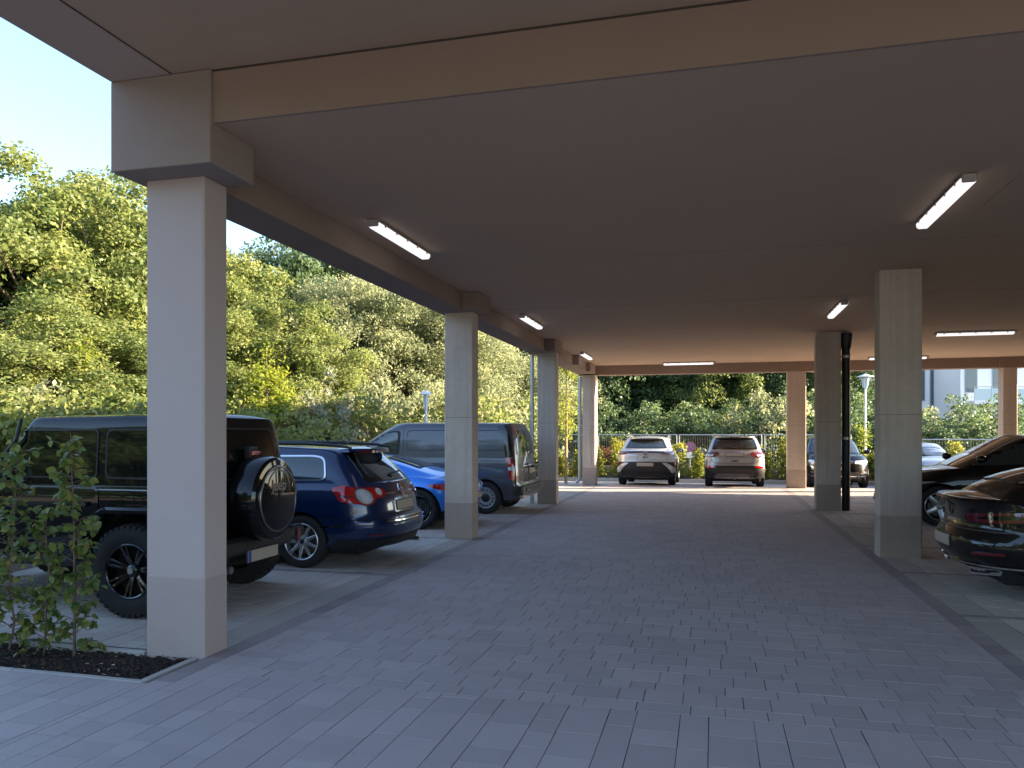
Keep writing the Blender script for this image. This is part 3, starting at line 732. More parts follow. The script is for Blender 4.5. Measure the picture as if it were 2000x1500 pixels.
def plate(root, f, cy, cz, w=.52, h=.11, blue=True, off=.012, holder=True):
    if holder: patch('plate_holder', f, rpoly([(cy-w/2-.012, cz-h/2-.012), (cy+w/2+.012, cz-h/2-.012), (cy+w/2+.012, cz+h/2+.012), (cy-w/2-.012, cz+h/2+.012)], .01), 'trim', root, off-.004)
    p = patch('number_plate', f, rpoly([(cy-w/2, cz-h/2), (cy+w/2, cz-h/2), (cy+w/2, cz+h/2), (cy-w/2, cz+h/2)], .008), 'plate', root, off)
    return p
def roundel(root, f, cy, cz, r, off=.014, m='chrome', vw=True):
    ring_patch('badge', f, circ(cy, cz, r, 28), circ(cy, cz, r*.86, 28), m, root, off)
    b = root.children[-1]
    if vw:
        patch('letter', f, band([(cy-r*.36, cz+r*.78), (cy, cz+r*.08), (cy+r*.36, cz+r*.78)], r*.13), m, b, off)
        patch('letter', f, band([(cy-r*.74, cz+r*.40), (cy-r*.38, cz-r*.62), (cy, cz+r*.0), (cy+r*.38, cz-r*.62), (cy+r*.74, cz+r*.40)], r*.13), m, b, off)
    return b
def seam(root, f, pts, w=.007, m='well', off=.0012, nm='shut_line'):
    return patch(nm, f, band(pts, w), m, root, off, .06, .003)
def arc(cx, cz, r, a0, a1, n=18): return [(cx+r*cos(a0+(a1-a0)*k/n), cz+r*sin(a0+(a1-a0)*k/n)) for k in range(n+1)]
def arch_trim(root, sh, x, z, r, w, m='trim', off=.018, z0=.25, nm='arch_trim'):
    a0 = math.asin(max(-1, (z0-z)/r)); 
    for sg in (-1, 1):
        patch(nm, sh.side(sg), arc(x, z, r+w, a0, pi-a0, 22)+arc(x, z, r-.004, pi-a0, a0, 22), m, root, off, .12, .02)
def place(root, x, y, rz): root.location = (x, y, 0); root.rotation_euler = (0, 0, rz)
def underbody(root, L, hw, z0=.17, z1=.34, x0=.35, m='well'):
    MB().box(x0, L-.35, -hw+.14, hw-.14, z0, z1, .03).build('underbody', m, root)

# ------------------------------------------------------------------ 1 black two-door off-roader
def offroader():
    r = empty('parked_offroader', label='glossy black boxy off-roader with spare wheel on its tailgate, nearest left car', cat='car', group='cars parked in the left bays')
    hw = .80; ax = (.62, 3.04); R = .42
    tub = Shell(0, 2.62, [(0, .76), (.1, .79), (.9, .80), (1, .785)], .52, 1.17, .1, .1, 8, 8)
    tub.build('body', 'black_paint', r, 10, .01, arches=[(.62, .45, .50, .42)], inset=.05)
    hood = Shell(2.5, 3.72, [(0, .6), (.9, .62), (1, .58)], .62, [(2.5, 1.17), (3.2, 1.14), (3.72, 1.08)], .1, .12, 6, 6)
    hood.build('bonnet', 'black_paint', r, 8, .03)
    top = Shell([(0, 0.01), (.8, .10), (1, .13)], [(0, 2.36), (1, 1.93)], [(0, .765), (.85, .725), (.96, .705), (1, .68)], 1.15, [(0, 1.80), (.6, 1.815), (2, 1.80), (2.4, 1.78)], .14, .14, 5, 6)
    top.build('hardtop', 'black_paint', r, 16, .035, vs=[0, .1, .25, .45, .65, .8, .88, .93, .96, .98, .99, 1])
    for sg in (-1, 1):
        f = top.side(sg)
        q = rpoly([(.17, 1.25), (1.0, 1.25), (1.0, 1.68), (.22, 1.68)], .06); w = patch('window', f, q, 'glass', r, .006)
        ring_patch('window_frame', f, shrink(q, -.018), q, 'trim', w, .010)
        q = rpoly([(1.12, 1.25), (2.17, 1.25), (1.98, 1.68), (1.12, 1.68)], .05); w = patch('window', f, q, 'glass', r, .006)
        ring_patch('window_frame', f, shrink(q, -.016), q, 'trim', w, .010)
        g = tub.side(sg)
        d = patch('door', g, rpoly([(1.08, .60), (2.26, .60), (2.30, 1.16), (1.05, 1.16)], .07), 'black_paint', r, .008)
        patch('door_handle', g, rpoly([(1.16, .98), (1.34, .98), (1.34, 1.02), (1.16, 1.02)], .015), 'trim', d, .045)
        for z in (.72, 1.02): patch('hinge', g, rpoly([(2.18, z), (2.36, z), (2.36, z+.05), (2.18, z+.05)], .012), 'black_paint', d, .03)
        seam(r, g, [(.04, 1.135), (2.6, 1.135)], .012, 'badge_grey', .004, 'body_crease')
        # flares: a thick arch over each wheel
        for cx in ax:
            outer = [(cx-.60, .50), (cx-.52, .74), (cx-.40, .93), (cx-.26, 1.00), (cx+.28, 1.00), (cx+.44, .92), (cx+.58, .72), (cx+.68, .50)]
            inner = [(cx+.60, .50), (cx+.51, .68), (cx+.38, .87), (cx+.25, .935), (cx-.23, .935), (cx-.35, .87), (cx-.45, .70), (cx-.52, .50)]
            y0 = .62 if cx > 2 else .76; m_ = MB(); n = len(outer); v = []
            for (yy, po, pi_) in ((y0, outer, inner), (.915, [(x, z-.012) for x, z in outer], [(x, z-.004) for x, z in inner]), (.94, [(x, z-.035) for x, z in outer], inner)):
                v += [(x, sg*yy, z) for x, z in po+pi_]
            N_ = 2*n; fc = [tuple(range(2*N_, 3*N_))]
            for k in range(2):
                for i in range(N_): fc.append((k*N_+i, k*N_+(i+1) % N_, (k+1)*N_+(i+1) % N_, (k+1)*N_+i))
            m_.add(v, fc).build('wheel_flare', 'black_paint', r, 30)
        MB().tube([(1.05, sg*.84, .47), (2.55, sg*.84, .47)], .045, 12).build('side_step', 'trim', r, 40)
        MB().box(.0, 3.4, sg*.38-.05, sg*.38+.05, .42, .56, .01).build('chassis_rail', 'trim', r)
        MB().box(.99, 2.6, sg*.765-.03, sg*.765+.03, .50, .60, .01).build('sill', 'black_paint', r)
        MB().tube([(2.02, sg*.72, 1.79), (2.0, sg*.79, 1.60), (2.36, sg*.80, 1.2)], .018, 8).build('windscreen_hinge', 'trim', r, 40)
        # tail lamps on the body corner
        L_ = patch('tail_lamp', tub.end(True), rpoly([(sg*.66-.055, .86), (sg*.66+.055, .86), (sg*.66+.055, 1.08), (sg*.66-.055, 1.08)], .02), 'red_lamp', r, .05)
        b = MB().box(-.13, -.02, sg*.72-.12, sg*.72+.12, .53, .68, .03).build('bumper_end', 'trim', r)
        MB().box(-.15, -.131, sg*.69-.035, sg*.69+.035, .50, .65, .006).build('fog_lamp', 'dark_red_lamp', b)
    f = top.end(True); q = rpoly([(-.56, 1.22), (.56, 1.22), (.52, 1.69), (-.52, 1.69)], .05)
    w = patch('rear_window', f, q, 'glass', r, .006); ring_patch('window_frame', f, shrink(q, -.016), q, 'trim', w, .01)
    MB().tube([(0.02, .1, 1.25), (-.01, .1, 1.33), (.0, -.3, 1.36)], .009, 6).build('wiper', 'trim', w)
    f = top.side(1)
    g = tub.end(True); tg = patch('tailgate', g, rpoly([(-.60, .60), (.60, .60), (.60, 1.15), (-.60, 1.15)], .06), 'black_paint', r, .012)
    MB().box(-.13, -.02, -.60, .60, .50, .66, .03).build('bumper', 'trim', r)
    MB().box(-.05, .02, -.07, .07, 1.28, 1.52, .01).build('lamp_bracket', 'trim', r)
    MB().box(-.075, -.045, -.07, .07, 1.44, 1.475, .004).build('brake_lamp', 'red_lamp', r)
    # spare wheel in a hard cover
    sz, sy, xo = 1.015, .0, -.32
    sp = MB().lathe([(.0, .0), (.30, .0), (.322, .006), (.33, .016), (.375, .02), (.402, .045), (.415, .09), (.415, .235), (.405, .25), (.405, .262), (.41, .264), (.41, .275), (.36, .285), (.2, .29), (0, .29)], 72, 'x', (xo, sy, sz)).build('spare_wheel_cover', 'black_paint', r, 30)
    MB().lathe([(.305, -.001), (.309, -.005), (.318, -.004), (.324, .003), (.323, .010), (.306, .006)], 72, 'x', (xo, sy, sz), True).build('trim_ring', 'badge_grey', sp, 40)
    mt = Matrix.Translation((xo-.004, sy, sz+.13)) @ Matrix.Rotation(pi/2, 4, 'X') ; mt = Matrix.Translation((xo-.003, sy, sz+.13)) @ Matrix(((0, 0, -1, 0), (-1, 0, 0, 0), (0, 1, 0, 0), (0, 0, 0, 1)))
    text_mesh('lettering', 'Jeep', .15, 'badge_grey', sp, mt)
    b = MB(); b.add([(xo-.004, sy+x, sz+z) for x, z in arc(0, .09, .20, .25, pi-.25, 20)+arc(0, .09, .185, pi-.25, .25, 20)], [tuple(range(42))]); b.build('emblem_arc', 'badge_grey', sp)
    MB().box(-.06, 0, -.2, .2, .85, 1.2, .02).build('spare_carrier', 'trim', r)
    p = empty('plate_dummy'); bpy.data.objects.remove(p)
    pl = MB().box(-.145, -.131, -.27, .27, .415, .54, .004).build('plate_holder', 'trim', r)
    MB().box(-.155, -.1452, -.26, .26, .423, .532, .002).build('number_plate', 'plate', pl)
    MB().box(-.1575, -.1551, .215, .26, .423, .532).build('plate_band', 'plate_blue', pl)
    MB().tube([(-.1, .45, .38), (.5, .45, .36)], .035, 10).build('exhaust', 'badge_grey', r, 40)
    MB().box(.1, 3.6, -.5, .5, .36, .6, .03).build('underbody', 'well', r)
    MB().tube([(.62, -.75, .42), (.62, .75, .42)], .05, 10).build('axle', 'trim', r, 40)
    MB().box(3.62, 3.80, -.72, .72, .52, .70, .03).build('bumper', 'trim', r)
    gr = MB().box(3.70, 3.735, -.58, .58, .70, 1.07, .02).build('grille', 'black_paint', r)
    for k in range(7): MB().box(3.733, 3.74, -.25+k*.08, -.21+k*.08, .78, 1.02, .003).build('slot', 'well', gr)
    for sg in (-1, 1): MB().lathe([(0, .04), (.08, .03), (.09, 0)], 24, 'x', (3.72, sg*.42, .92)).build('headlamp', 'headlamp', r, 40)
    mirror(r, 2.2, .80, 1.28, 'black_paint', 1.1)
    wheels(r, ax, .945, R, .27, .245, 'jeep', 'alloy_dark')
    return r
j = offroader(); place(j, -4.42, 6.79, pi)

# ------------------------------------------------------------------ 2 dark blue estate car
def estate():
    r = empty('parked_estate_car', label='dark blue estate car with big round-lensed red tail lamps between off-roader and blue coupe', cat='car', group='cars parked in the left bays')
    L_ = 4.77; ax = (1.08, 3.79)
    sh = Shell([(0, .10), (.12, .03), (.3, 0), (.42, .015), (.47, .07), (.7, .10), (1, .20)], [(0, L_-.1), (.35, L_), (.7, L_-.08), (1, L_-.5)],
               [(0, .80), (.08, .86), (.35, .905), (.6, .91), (.8, .895), (.93, .865), (1, .83)], [(0, .32), (.5, .24), (1.4, .19), (3.5, .19), (L_-.4, .2), (L_, .26)],
               [(0, 1.03), (.6, 1.04), (2.4, .99), (3.6, .93), (4.2, .84), (L_, .66)], .62, .9, 2.9, 2.5)
    sh.build('body', 'navy_paint', r, 22, .035, arches=[(ax[0], .33, .365, .5), (ax[1], .33, .365, .5)])
    gh = Shell([(0, .19), (.5, .40), (.9, .585), (1, .64)], [(0, 3.75), (1, 2.65)], [(0, .838), (.5, .765), (.85, .69), (.95, .65), (1, .60)], lambda x: sh.zhi(x)-.04,
               [(.5, 1.435), (.9, 1.462), (1.8, 1.49), (2.7, 1.485), (3.7, 1.40)], .45, .5, 3.2, 3)
    gh.build('cabin', 'navy_paint', r, 16, .035, vs=[0, .15, .3, .45, .6, .75, .86, .92, .96, .98, 1])
    for sg in (-1, 1):
        f = gh.side(sg); q = rpoly([(.80, 1.095), (1.62, 1.065), (1.60, 1.36), (1.0, 1.365), (.86, 1.34)], .075); w = patch('window', f, q, 'glass_pale', r, .006)
        q2 = [(x, z) for x, z in q]; ring_patch('chrome_trim', f, shrink(q2, -.02), q2, 'chrome', w, .012)
        for a, b in (((1.68, 1.062), (2.62, 1.035)),):
            q = rpoly([a, b, (2.60, 1.40), (1.68, 1.375)], .04); w = patch('window', f, q, 'glass_pale', r, .006); ring_patch('chrome_trim', f, shrink(q, -.018), q, 'chrome', w, .012)
        q = rpoly([(2.68, 1.03), (3.45, 1.01), (2.85, 1.36), (2.68, 1.395)], .04); w = patch('window', f, q, 'glass_pale', r, .006); ring_patch('chrome_trim', f, shrink(q, -.018), q, 'chrome', w, .012)
        g = sh.side(sg); seam(r, g, [(.45, .955), (1.3, .945), (2.4, .91), (3.9, .84)], .012, 'navy_paint', .010, 'body_crease')
        seam(r, g, [(1.72, 1.03), (1.70, .75), (1.5, .62), (1.46, .24)]); seam(r, g, [(2.66, 1.0), (2.66, .24)]); seam(r, g, [(3.35, .9), (3.38, .24)])
        seam(r, g, [(.5, .80), (.5, .56), (.74, .52)])
        patch('chrome_strip', g, band([(.48, .532), (.80, .515)], .02), 'chrome', r, .012)
        patch('chrome_strip', g, band([(1.50, .47), (3.30, .45)], .02), 'chrome', r, .012)
        for x0 in (1.76, 2.72):
            patch('door_handle', g, rpoly([(x0, .875), (x0+.2, .865), (x0+.2, .90), (x0, .91)], .014), 'navy_paint', r, .035)
        rl = [(.55, 1.47), (.75, 1.50), (1.2, 1.525), (2.4, 1.53), (2.9, 1.485)]
        MB().tube([(x, sg*.60, z) for x, z in rl], [.012, .02, .022, .022, .012], 8).build('roof_rail', 'trim', r, 40)
    wr = sh.wrap(True)
    for sg in (-1, 1):
        q = [(.44, .92), (.50, .87), (.64, .86), (.72, .79), (.80, .775), (.90, .80), (1.12, .825), (1.14, .99), (1.0, 1.02), (.8, 1.015), (.6, .985), (.46, .965)]
        lm = patch('tail_lamp', wr, rpoly([(sg*x, z) for x, z in q][::sg], .03), 'red_lamp', r, .02, .05)
        o = patch('lens', wr, circ(sg*.80, .89, .096, 26), 'clear_lamp', lm, .034, .04); ring_patch('chrome_ring', wr, circ(sg*.80, .89, .104, 26), circ(sg*.80, .89, .09, 26), 'chrome', lm, .036)
        patch('lens', wr, circ(sg*.575, .935, .045, 20), 'clear_lamp', lm, .03, .04); patch('lamp_bar', wr, rpoly([(sg*x, z) for x, z in [(.93, .87), (1.10, .875), (1.10, .905), (.93, .90)]], .01), 'dark_red_lamp', lm, .024, .05)
    e = sh.end(True); ge = gh.end(True)
    q = rpoly([(-.66, 1.06), (.66, 1.06), (.60, 1.21), (.53, 1.41), (-.53, 1.41), (-.60, 1.21)], .05); w = patch('rear_window', ge, q, 'gloss_trim', r, .006)
    q = rpoly([(-.56, 1.10), (.56, 1.10), (.51, 1.23), (.46, 1.37), (-.46, 1.37), (-.51, 1.23)], .05); patch('pane', ge, q, 'glass_pale', w, .010)
    sp = [(-.56, 1.415), (.56, 1.415), (.55, 1.455), (-.55, 1.455)]; s2 = patch('spoiler', lambda y, z, o: (ge(y, 1.40, 0)[0]-.16+.10*(abs(y)/.56)**2.5+(z-1.435)*.6-o*.4 if o > 0 else ge(y, 1.40, 0)[0]+.06, y, z+o*.2), sp, 'navy_paint', r, .02, .06)
    patch('brake_lamp', lambda y, z, o: (ge(y, 1.40, 0)[0]-.165+.10*(abs(y)/.56)**2.5-o, y, z), rpoly([(-.46, 1.405), (.46, 1.405), (.46, 1.436), (-.46, 1.436)], .01), 'dark_red_lamp', s2, .012, .06)
    MB().tube([(ge(0, 1.1, .02)[0], 0, 1.08), (ge(.05, 1.13, .03)[0], .05, 1.13), (ge(.42, 1.15, .02)[0], -.42, 1.15)], .009, 6).build('wiper', 'trim', w)
    roundel(r, e, 0, .935, .065); patch('lettering', e, rpoly([(.22, .89), (.46, .89), (.46, .915), (.22, .915)], .006), 'chrome', r, .01); patch('lettering', e, rpoly([(-.46, .89), (-.25, .89), (-.25, .912), (-.46, .912)], .006), 'chrome', r, .01)
    patch('plate_recess', e, rpoly([(-.32, .66), (.32, .66), (.30, .85), (-.30, .85)], .03), 'navy_paint', r, .006); plate(r, e, 0, .745, off=.018)
    patch('chrome_strip', e, band([(-.62, .575), (0, .565), (.62, .575)], .014), 'chrome', r, .026)
    seam(r, wr, [(-.66, .98), (-.68, .60), (-.6, .585), (.6, .585), (.68, .60), (.66, .98)], .008)
    seam(r, wr, [(-1.35, .62), (-.9, .60), (-.7, .60)]); seam(r, wr, [(1.35, .62), (.9, .60), (.7, .60)])
    bl = patch('bumper', wr, [(x, z) for x, z in [(-1.28, .27), (1.28, .27), (1.28, .43), (.9, .52), (-.9, .52), (-1.28, .43)]], 'navy_paint', r, .024, .08)
    patch('lower_valance', wr, [(-1.2, .255), (1.2, .255), (1.2, .37), (.7, .36), (-.7, .36), (-1.2, .37)], 'trim', bl, .030, .08)
    for sg in (-1, 1):
        patch('reflector', wr, rpoly([(sg*.62, .40), (sg*.84, .405), (sg*.84, .425), (sg*.62, .42)], .006), 'dark_red_lamp', bl, .032)
        for y in (.3, .72): patch('parking_sensor', wr, circ(sg*y, .47, .013, 10), 'gloss_trim', bl, .028)
    MB().tube([(1.2, -.5, .25), (.3, -.5, .22), (.08, -.5, .22)], .03, 10).build('exhaust', 'chrome', r, 40)
    q = [(-.60, 1.03), (.60, 1.03), (.54, 1.38), (-.54, 1.38)]; patch('windscreen', gh.end(False), rpoly(q, .05), 'glass_pale', r, .006)
    patch('antenna', lambda x, y, o: (x, y, 1.52+o*(1-abs(x-.95)/.08)), [(.88, -.02), (1.02, -.01), (1.02, .01), (.88, .02)], 'trim', r, .05)
    fw = sh.wrap(False)
    for sg in (-1, 1): patch('headlamp', fw, rpoly([(sg*x, z) for x, z in [(.45, .60), (.95, .66), (1.1, .76), (.5, .72)]][::sg], .03), 'headlamp', r, .012, .06)
    patch('grille', sh.end(False), rpoly([(-.36, .36), (.36, .36), (.40, .68), (-.40, .68)], .04), 'trim', r, .01)
    underbody(r, L_, .91); mirror(r, 3.25, .88, 1.05, 'navy_paint'); wheels(r, ax, .905, .325, .225, .225, 'multi', 'alloy')
    return r
e_ = estate(); place(e_, -3.80, 9.48, pi)

# ------------------------------------------------------------------ generic modern car
def modern(label, name, cat, paint, L_, hw, H, ax, R, zbelt, rearp, tail, front, g, wh=('five', 'alloy'), group=None, ft=None, rrim=.6, nr=2.9, nf=2.5, er=.6, ef=.9, archr=None, sill=.22, glassm='glass', side=None, mir=True, gbase=None, roof=None, wroof=None, clad=None):
    r = empty(name, label=label, cat=cat, group=group)
    sh = Shell(rearp, ft or [(0, L_-.1), (.35, L_), (.7, L_-.06), (1, L_-.5)], [(0, hw*.88), (.1, hw*.95), (.35, hw*.995), (.62, hw), (.82, hw*.98), (.94, hw*.945), (1, hw*.905)],
               [(0, sill+.10), (.5, sill+.03), (1.4, sill-.02), (L_-1.4, sill-.02), (L_-.4, sill), (L_, sill+.06)], zbelt, er, ef, nr, nf)
    ar = archr or R+.045; sh.build('body', paint, r, 22, .035, arches=[(a, R+.005, ar, hw-.42) for a in ax])
    gh = Shell(g[0], g[1], wroof or [(0, hw*.915), (.5, hw*.83), (.85, hw*.755), (.95, hw*.71), (1, hw*.65)], lambda x: sh.zhi(x)-.04, roof, .42, .5, 3.2, 3)
    gh.build('cabin', paint, r, 16, .035, vs=[0, .15, .3, .45, .6, .75, .86, .92, .96, .98, 1])
    for sg in (-1, 1):
        f = gh.side(sg)
        for q in side: patch('window', f, rpoly(q, .04), glassm, r, .006)
        if clad:
            for a in ax: arch_trim(r, sh, a, R+.005, ar, .05, clad)
            patch('side_cladding', sh.side(sg), [(ax[0]+ar+.03, sill-.02), (ax[1]-ar-.03, sill-.02), (ax[1]-ar-.06, sill+.14), (ax[0]+ar+.06, sill+.14)], clad, r, .014, .12)
    if mir: mirror(r, mir[0], hw*.96, mir[1], paint)
    underbody(r, L_, hw); wheels(r, ax, hw-.01, R, .235, R*.70, wh[0], wh[1])
    return r, sh, gh

# 3 bright blue coupe
r, sh, gh = modern('bright blue low coupe seen between the dark blue estate and the second pillar', 'parked_coupe', 'car', 'blue_paint', 4.38, .90, 1.29, (.82, 3.29), .345,
    [(0, .86), (.5, .87), (1.0, .90), (1.6, .86), (2.6, .86), (3.2, .90), (3.9, .82), (4.38, .60)],
    [(0, .12), (.3, .03), (.6, 0), (.85, .03), (1, .14)], None, None, ([(0, .35), (1, .55)], [(0, 3.15), (1, 2.35)]), ('vee', 'alloy_dark'), 'cars parked in the left bays',
    side=[[(1.62, .99), (2.02, .97), (2.02, 1.09), (1.9, 1.10)], [(2.08, .92), (2.95, .92), (2.45, 1.17), (2.12, 1.16)]], roof=[(.4, .88), (.8, .98), (1.3, 1.12), (1.8, 1.225), (2.3, 1.26), (2.8, 1.25)], mir=(2.8, 1.0), er=.8, nr=2.6,
    wroof=[(0, .80), (.5, .68), (.85, .62), (.95, .58), (1, .52)])
for sg in (-1, 1):
    # muscular rear haunch and tail lamp
    patch('tail_lamp', sh.wrap(True), rpoly([(sg*x, z) for x, z in [(.42, .70), (.62, .655), (.9, .66), (1.18, .73), (1.22, .775), (.95, .79), (.6, .77)]][::sg], .04), 'red_lamp', r, .016, .05)
    seam(r, sh.side(sg), [(2.0, .86), (1.95, .5), (1.9, .25)]); patch('air_intake', sh.side(sg), rpoly([(1.62, .50), (1.86, .55), (1.86, .70), (1.66, .66)], .03), 'trim', r, .004)
patch('rear_window', lambda y, x, o: (x, y, gh.zhi(x)+.035*(1-(y/.6)**2)*.6+o+.012), rpoly([(-.42, .95), (.42, .95), (.36, 1.62), (-.36, 1.62)], .06), 'glass_pale', r, .012)
MB().prism([(.06, .87), (.40, .875), (.40, .895), (.10, .915)], 'y', -.52, .52).build('spoiler', 'blue_paint', r)
plate(r, sh.end(True), 0, .55); patch('diffuser', sh.wrap(True), [(-.8, .28), (.8, .28), (.7, .40), (-.7, .40)], 'trim', r, .01)
patch('windscreen', gh.end(False), rpoly([(-.58, .93), (.58, .93), (.45, 1.19), (-.45, 1.19)], .05), 'glass', r, .006)
place(r, -4.08, 13.42, pi)

# 4 grey van
def van():
    r = empty('parked_van', label='dark grey panel van behind the second pillar, tail towards the lane', cat='van', group='cars parked in the left bays')
    L_ = 4.75; ax = (.82, 3.75); hw = .96
    sh = Shell([(0, .06), (.25, .08), (.34, .12), (.6, .13), (1, .17)], [(0, L_-.12), (.35, L_), (.8, L_-.15), (1, L_-.55)], [(0, hw*.93), (.1, hw*.97), (.4, hw), (.8, hw*.99), (1, hw*.965)],
        [(0, .34), (.5, .28), (1.2, .22), (3.4, .22), (L_, .28)], [(0, 1.18), (2.5, 1.18), (3.6, 1.14), (4.2, 1.02), (L_, .82)], .16, .9, 4.5, 2.5)
    sh.build('body', 'grey_paint', r, 18, .02, arches=[(a, .34, .385, .5) for a in ax])
    gh = Shell([(0, .155), (.6, .21), (1, .33)], [(0, 4.25), (.45, 3.75), (1, 3.0)], [(0, hw*.972), (.5, hw*.935), (.85, hw*.89), (.95, hw*.855), (1, hw*.80)], lambda x: sh.zhi(x)-.03,
        [(.15, 1.84), (.6, 1.865), (2.5, 1.87), (3.0, 1.855), (4.0, 1.72)], .2, .6, 4, 3)
    gh.build('cargo_box', 'grey_paint', r, 16, .03, vs=[0, .15, .3, .45, .6, .75, .86, .92, .96, .98, 1])
    for sg in (-1, 1):
        f = gh.side(sg); g = sh.side(sg)
        w = patch('window', f, rpoly([(2.72, 1.21), (3.66, 1.20), (3.46, 1.42), (3.10, 1.66), (2.92, 1.71), (2.70, 1.71)], .07), 'trim', r, .004)
        patch('pane', f, rpoly([(2.78, 1.245), (3.56, 1.235), (3.39, 1.41), (3.05, 1.62), (2.90, 1.675), (2.75, 1.675)], .06), 'glass_pale', w, .008)
        for x0, x1 in ((1.50, 2.55), (.42, 1.35)):
            q = rpoly([(x0, 1.30), (x1, 1.30), (x1, 1.72), (x0, 1.72)], .08); ring_patch('panel_pressing', f, q, shrink(q, .010), 'well', r, .0015)
            q = rpoly([(x0+.03, 1.33), (x1-.03, 1.33), (x1-.03, 1.69), (x0+.03, 1.69)], .07); patch('side_panel', f, q, 'grey_paint', r, .006)
        seam(r, f, [(2.63, 1.78), (2.63, 1.19)]); seam(r, g, [(2.63, 1.17), (2.63, .26)]); seam(r, g, [(1.44, 1.17), (1.44, .5)]); seam(r, f, [(1.44, 1.78), (1.44, 1.19)])
        seam(r, g, [(.3, 1.06), (1.4, 1.06), (2.6, 1.04)], .014, 'badge_grey', .003, 'slide_rail')
        patch('side_cladding', g, rpoly([(1.3, .30), (3.3, .30), (3.3, .46), (1.3, .46)], .02), 'trim', r, .014)
        patch('wheel_flare', g, arc(ax[0], .34, .44, .0, pi, 22)+arc(ax[0], .34, .383, pi, 0, 22), 'grey_paint', r, .016)
        wr = sh.wrap(True); wg = gh.wrap(True)
        lm = patch('tail_lamp', wr, rpoly([(sg*x, z) for x, z in [(.93, .70), (1.06, .72), (1.08, 1.16), (.95, 1.16)]][::sg], .02), 'red_lamp', r, .022, .05)
        patch('lens', wr, rpoly([(sg*x, z) for x, z in [(.94, .90), (1.07, .90), (1.07, .97), (.94, .97)]][::sg], .01), 'clear_lamp', lm, .03, .05)
        patch('corner_trim', wg, rpoly([(sg*x, z) for x, z in [(.92, 1.18), (1.08, 1.18), (1.05, 1.80), (.90, 1.80)]][::sg], .02), 'gloss_trim', r, .012, .05)
        ge = gh.end(True); patch('rear_window', ge, rpoly([(sg*x, z) for x, z in [(.06, 1.22), (.80, 1.22), (.74, 1.72), (.06, 1.72)]][::sg], .04), 'glass_pale', r, .008)
        MB().box(.02, .10, sg*.5-.012, sg*.5+.012, 1.0, 1.03).build('door_handle', 'trim', r)
    e = sh.end(True); seam(r, e, [(0, 1.17), (0, .5)]); seam(r, gh.end(True), [(0, 1.8), (0, 1.19)])
    b = patch('bumper', sh.wrap(True), [(-1.0, .40), (1.0, .40), (1.0, .58), (-1.0, .58)], 'trim', r, .09, .06, .01); patch('bumper_step', sh.wrap(True), [(-.75, .47), (.75, .47), (.75, .545), (-.75, .545)], 'grey_paint', b, .11, .08, .0)
    plate(r, e, -.3, .86, .5, .11); MB().box(.02, .08, -.55, -.05, .93, .97, .006).build('plate_lamp', 'trim', r); patch('logo', e, circ(.38, .9, .05, 16), 'chrome', r, .01)
    patch('windscreen', gh.end(False), rpoly([(-.74, 1.20), (.74, 1.20), (.66, 1.72), (-.66, 1.72)], .08), 'glass', r, .008)
    for sg in (-1, 1): patch('headlamp', sh.wrap(False), rpoly([(sg*x, z) for x, z in [(.55, .78), (.95, .80), (1.1, .98), (.6, .92)]][::sg], .03), 'headlamp', r, .012, .06)
    underbody(r, L_, hw, .22, .4); mirror(r, 3.5, .93, 1.25, 'trim', 1.3); wheels(r, ax, .945, .335, .22, .21, 'steel', 'steel')
    return r
v_ = van(); place(v_, -3.68, 16.22, pi)

# 5 white electric crossover, tail to the camera
r, sh, gh = modern('white crossover with full-width dark tail lamp strip, parked left in the end opening', 'parked_crossover', 'car', 'white_paint', 4.58, .925, 1.62, (.88, 3.65), .36,
    [(0, 1.16), (.6, 1.12), (2.4, 1.04), (3.6, 1.02), (4.2, .92), (4.58, .74)],
    [(0, .10), (.2, .02), (.35, 0), (.6, .03), (.8, .04), (.9, .09), (1, .22)], None, None, ([(0, .22), (.5, .48), (.9, .72), (1, .82)], [(0, 3.7), (1, 2.6)]), ('five', 'alloy'), 'cars parked tail-on beyond the end opening',
    side=[[(.95, 1.22), (1.7, 1.15), (1.7, 1.48), (1.2, 1.46)], [(1.76, 1.14), (3.3, 1.1), (2.75, 1.47), (1.76, 1.50)]], roof=[(.6, 1.52), (1.0, 1.55), (1.9, 1.60), (2.7, 1.585), (3.6, 1.45)], mir=(3.2, 1.15), er=.6, nr=2.8, clad='trim')
e = sh.end(True); wr = sh.wrap(True); ge = gh.end(True)
w = patch('rear_window', ge, rpoly([(-.68, 1.19), (.68, 1.19), (.60, 1.33), (.53, 1.49), (-.53, 1.49), (-.60, 1.33)], .05), 'gloss_trim', r, .006)
patch('pane', ge, rpoly([(-.60, 1.22), (.60, 1.22), (.54, 1.33), (.47, 1.44), (-.47, 1.44), (-.54, 1.33)], .05), 'glass_pale', w, .010)
patch('spoiler', lambda y, z, o: (ge(y, 1.48, 0)[0]-.14+.09*(abs(y)/.56)**2.5 if o > 0 else ge(y, 1.48, 0)[0]+.08, y, z+o*.2), [(-.55, 1.50), (.55, 1.50), (.54, 1.54), (-.54, 1.54)], 'white_paint', r, .02, .06)
bar = patch('lamp_bar', wr, [(-1.2, .985), (-.75, .985), (-.4, 1.04), (0, 1.05), (.4, 1.04), (.75, .985), (1.2, .985), (1.15, 1.09), (.75, 1.10), (0, 1.105), (-.75, 1.10), (-1.15, 1.09)], 'gloss_trim', r, .014, .06)
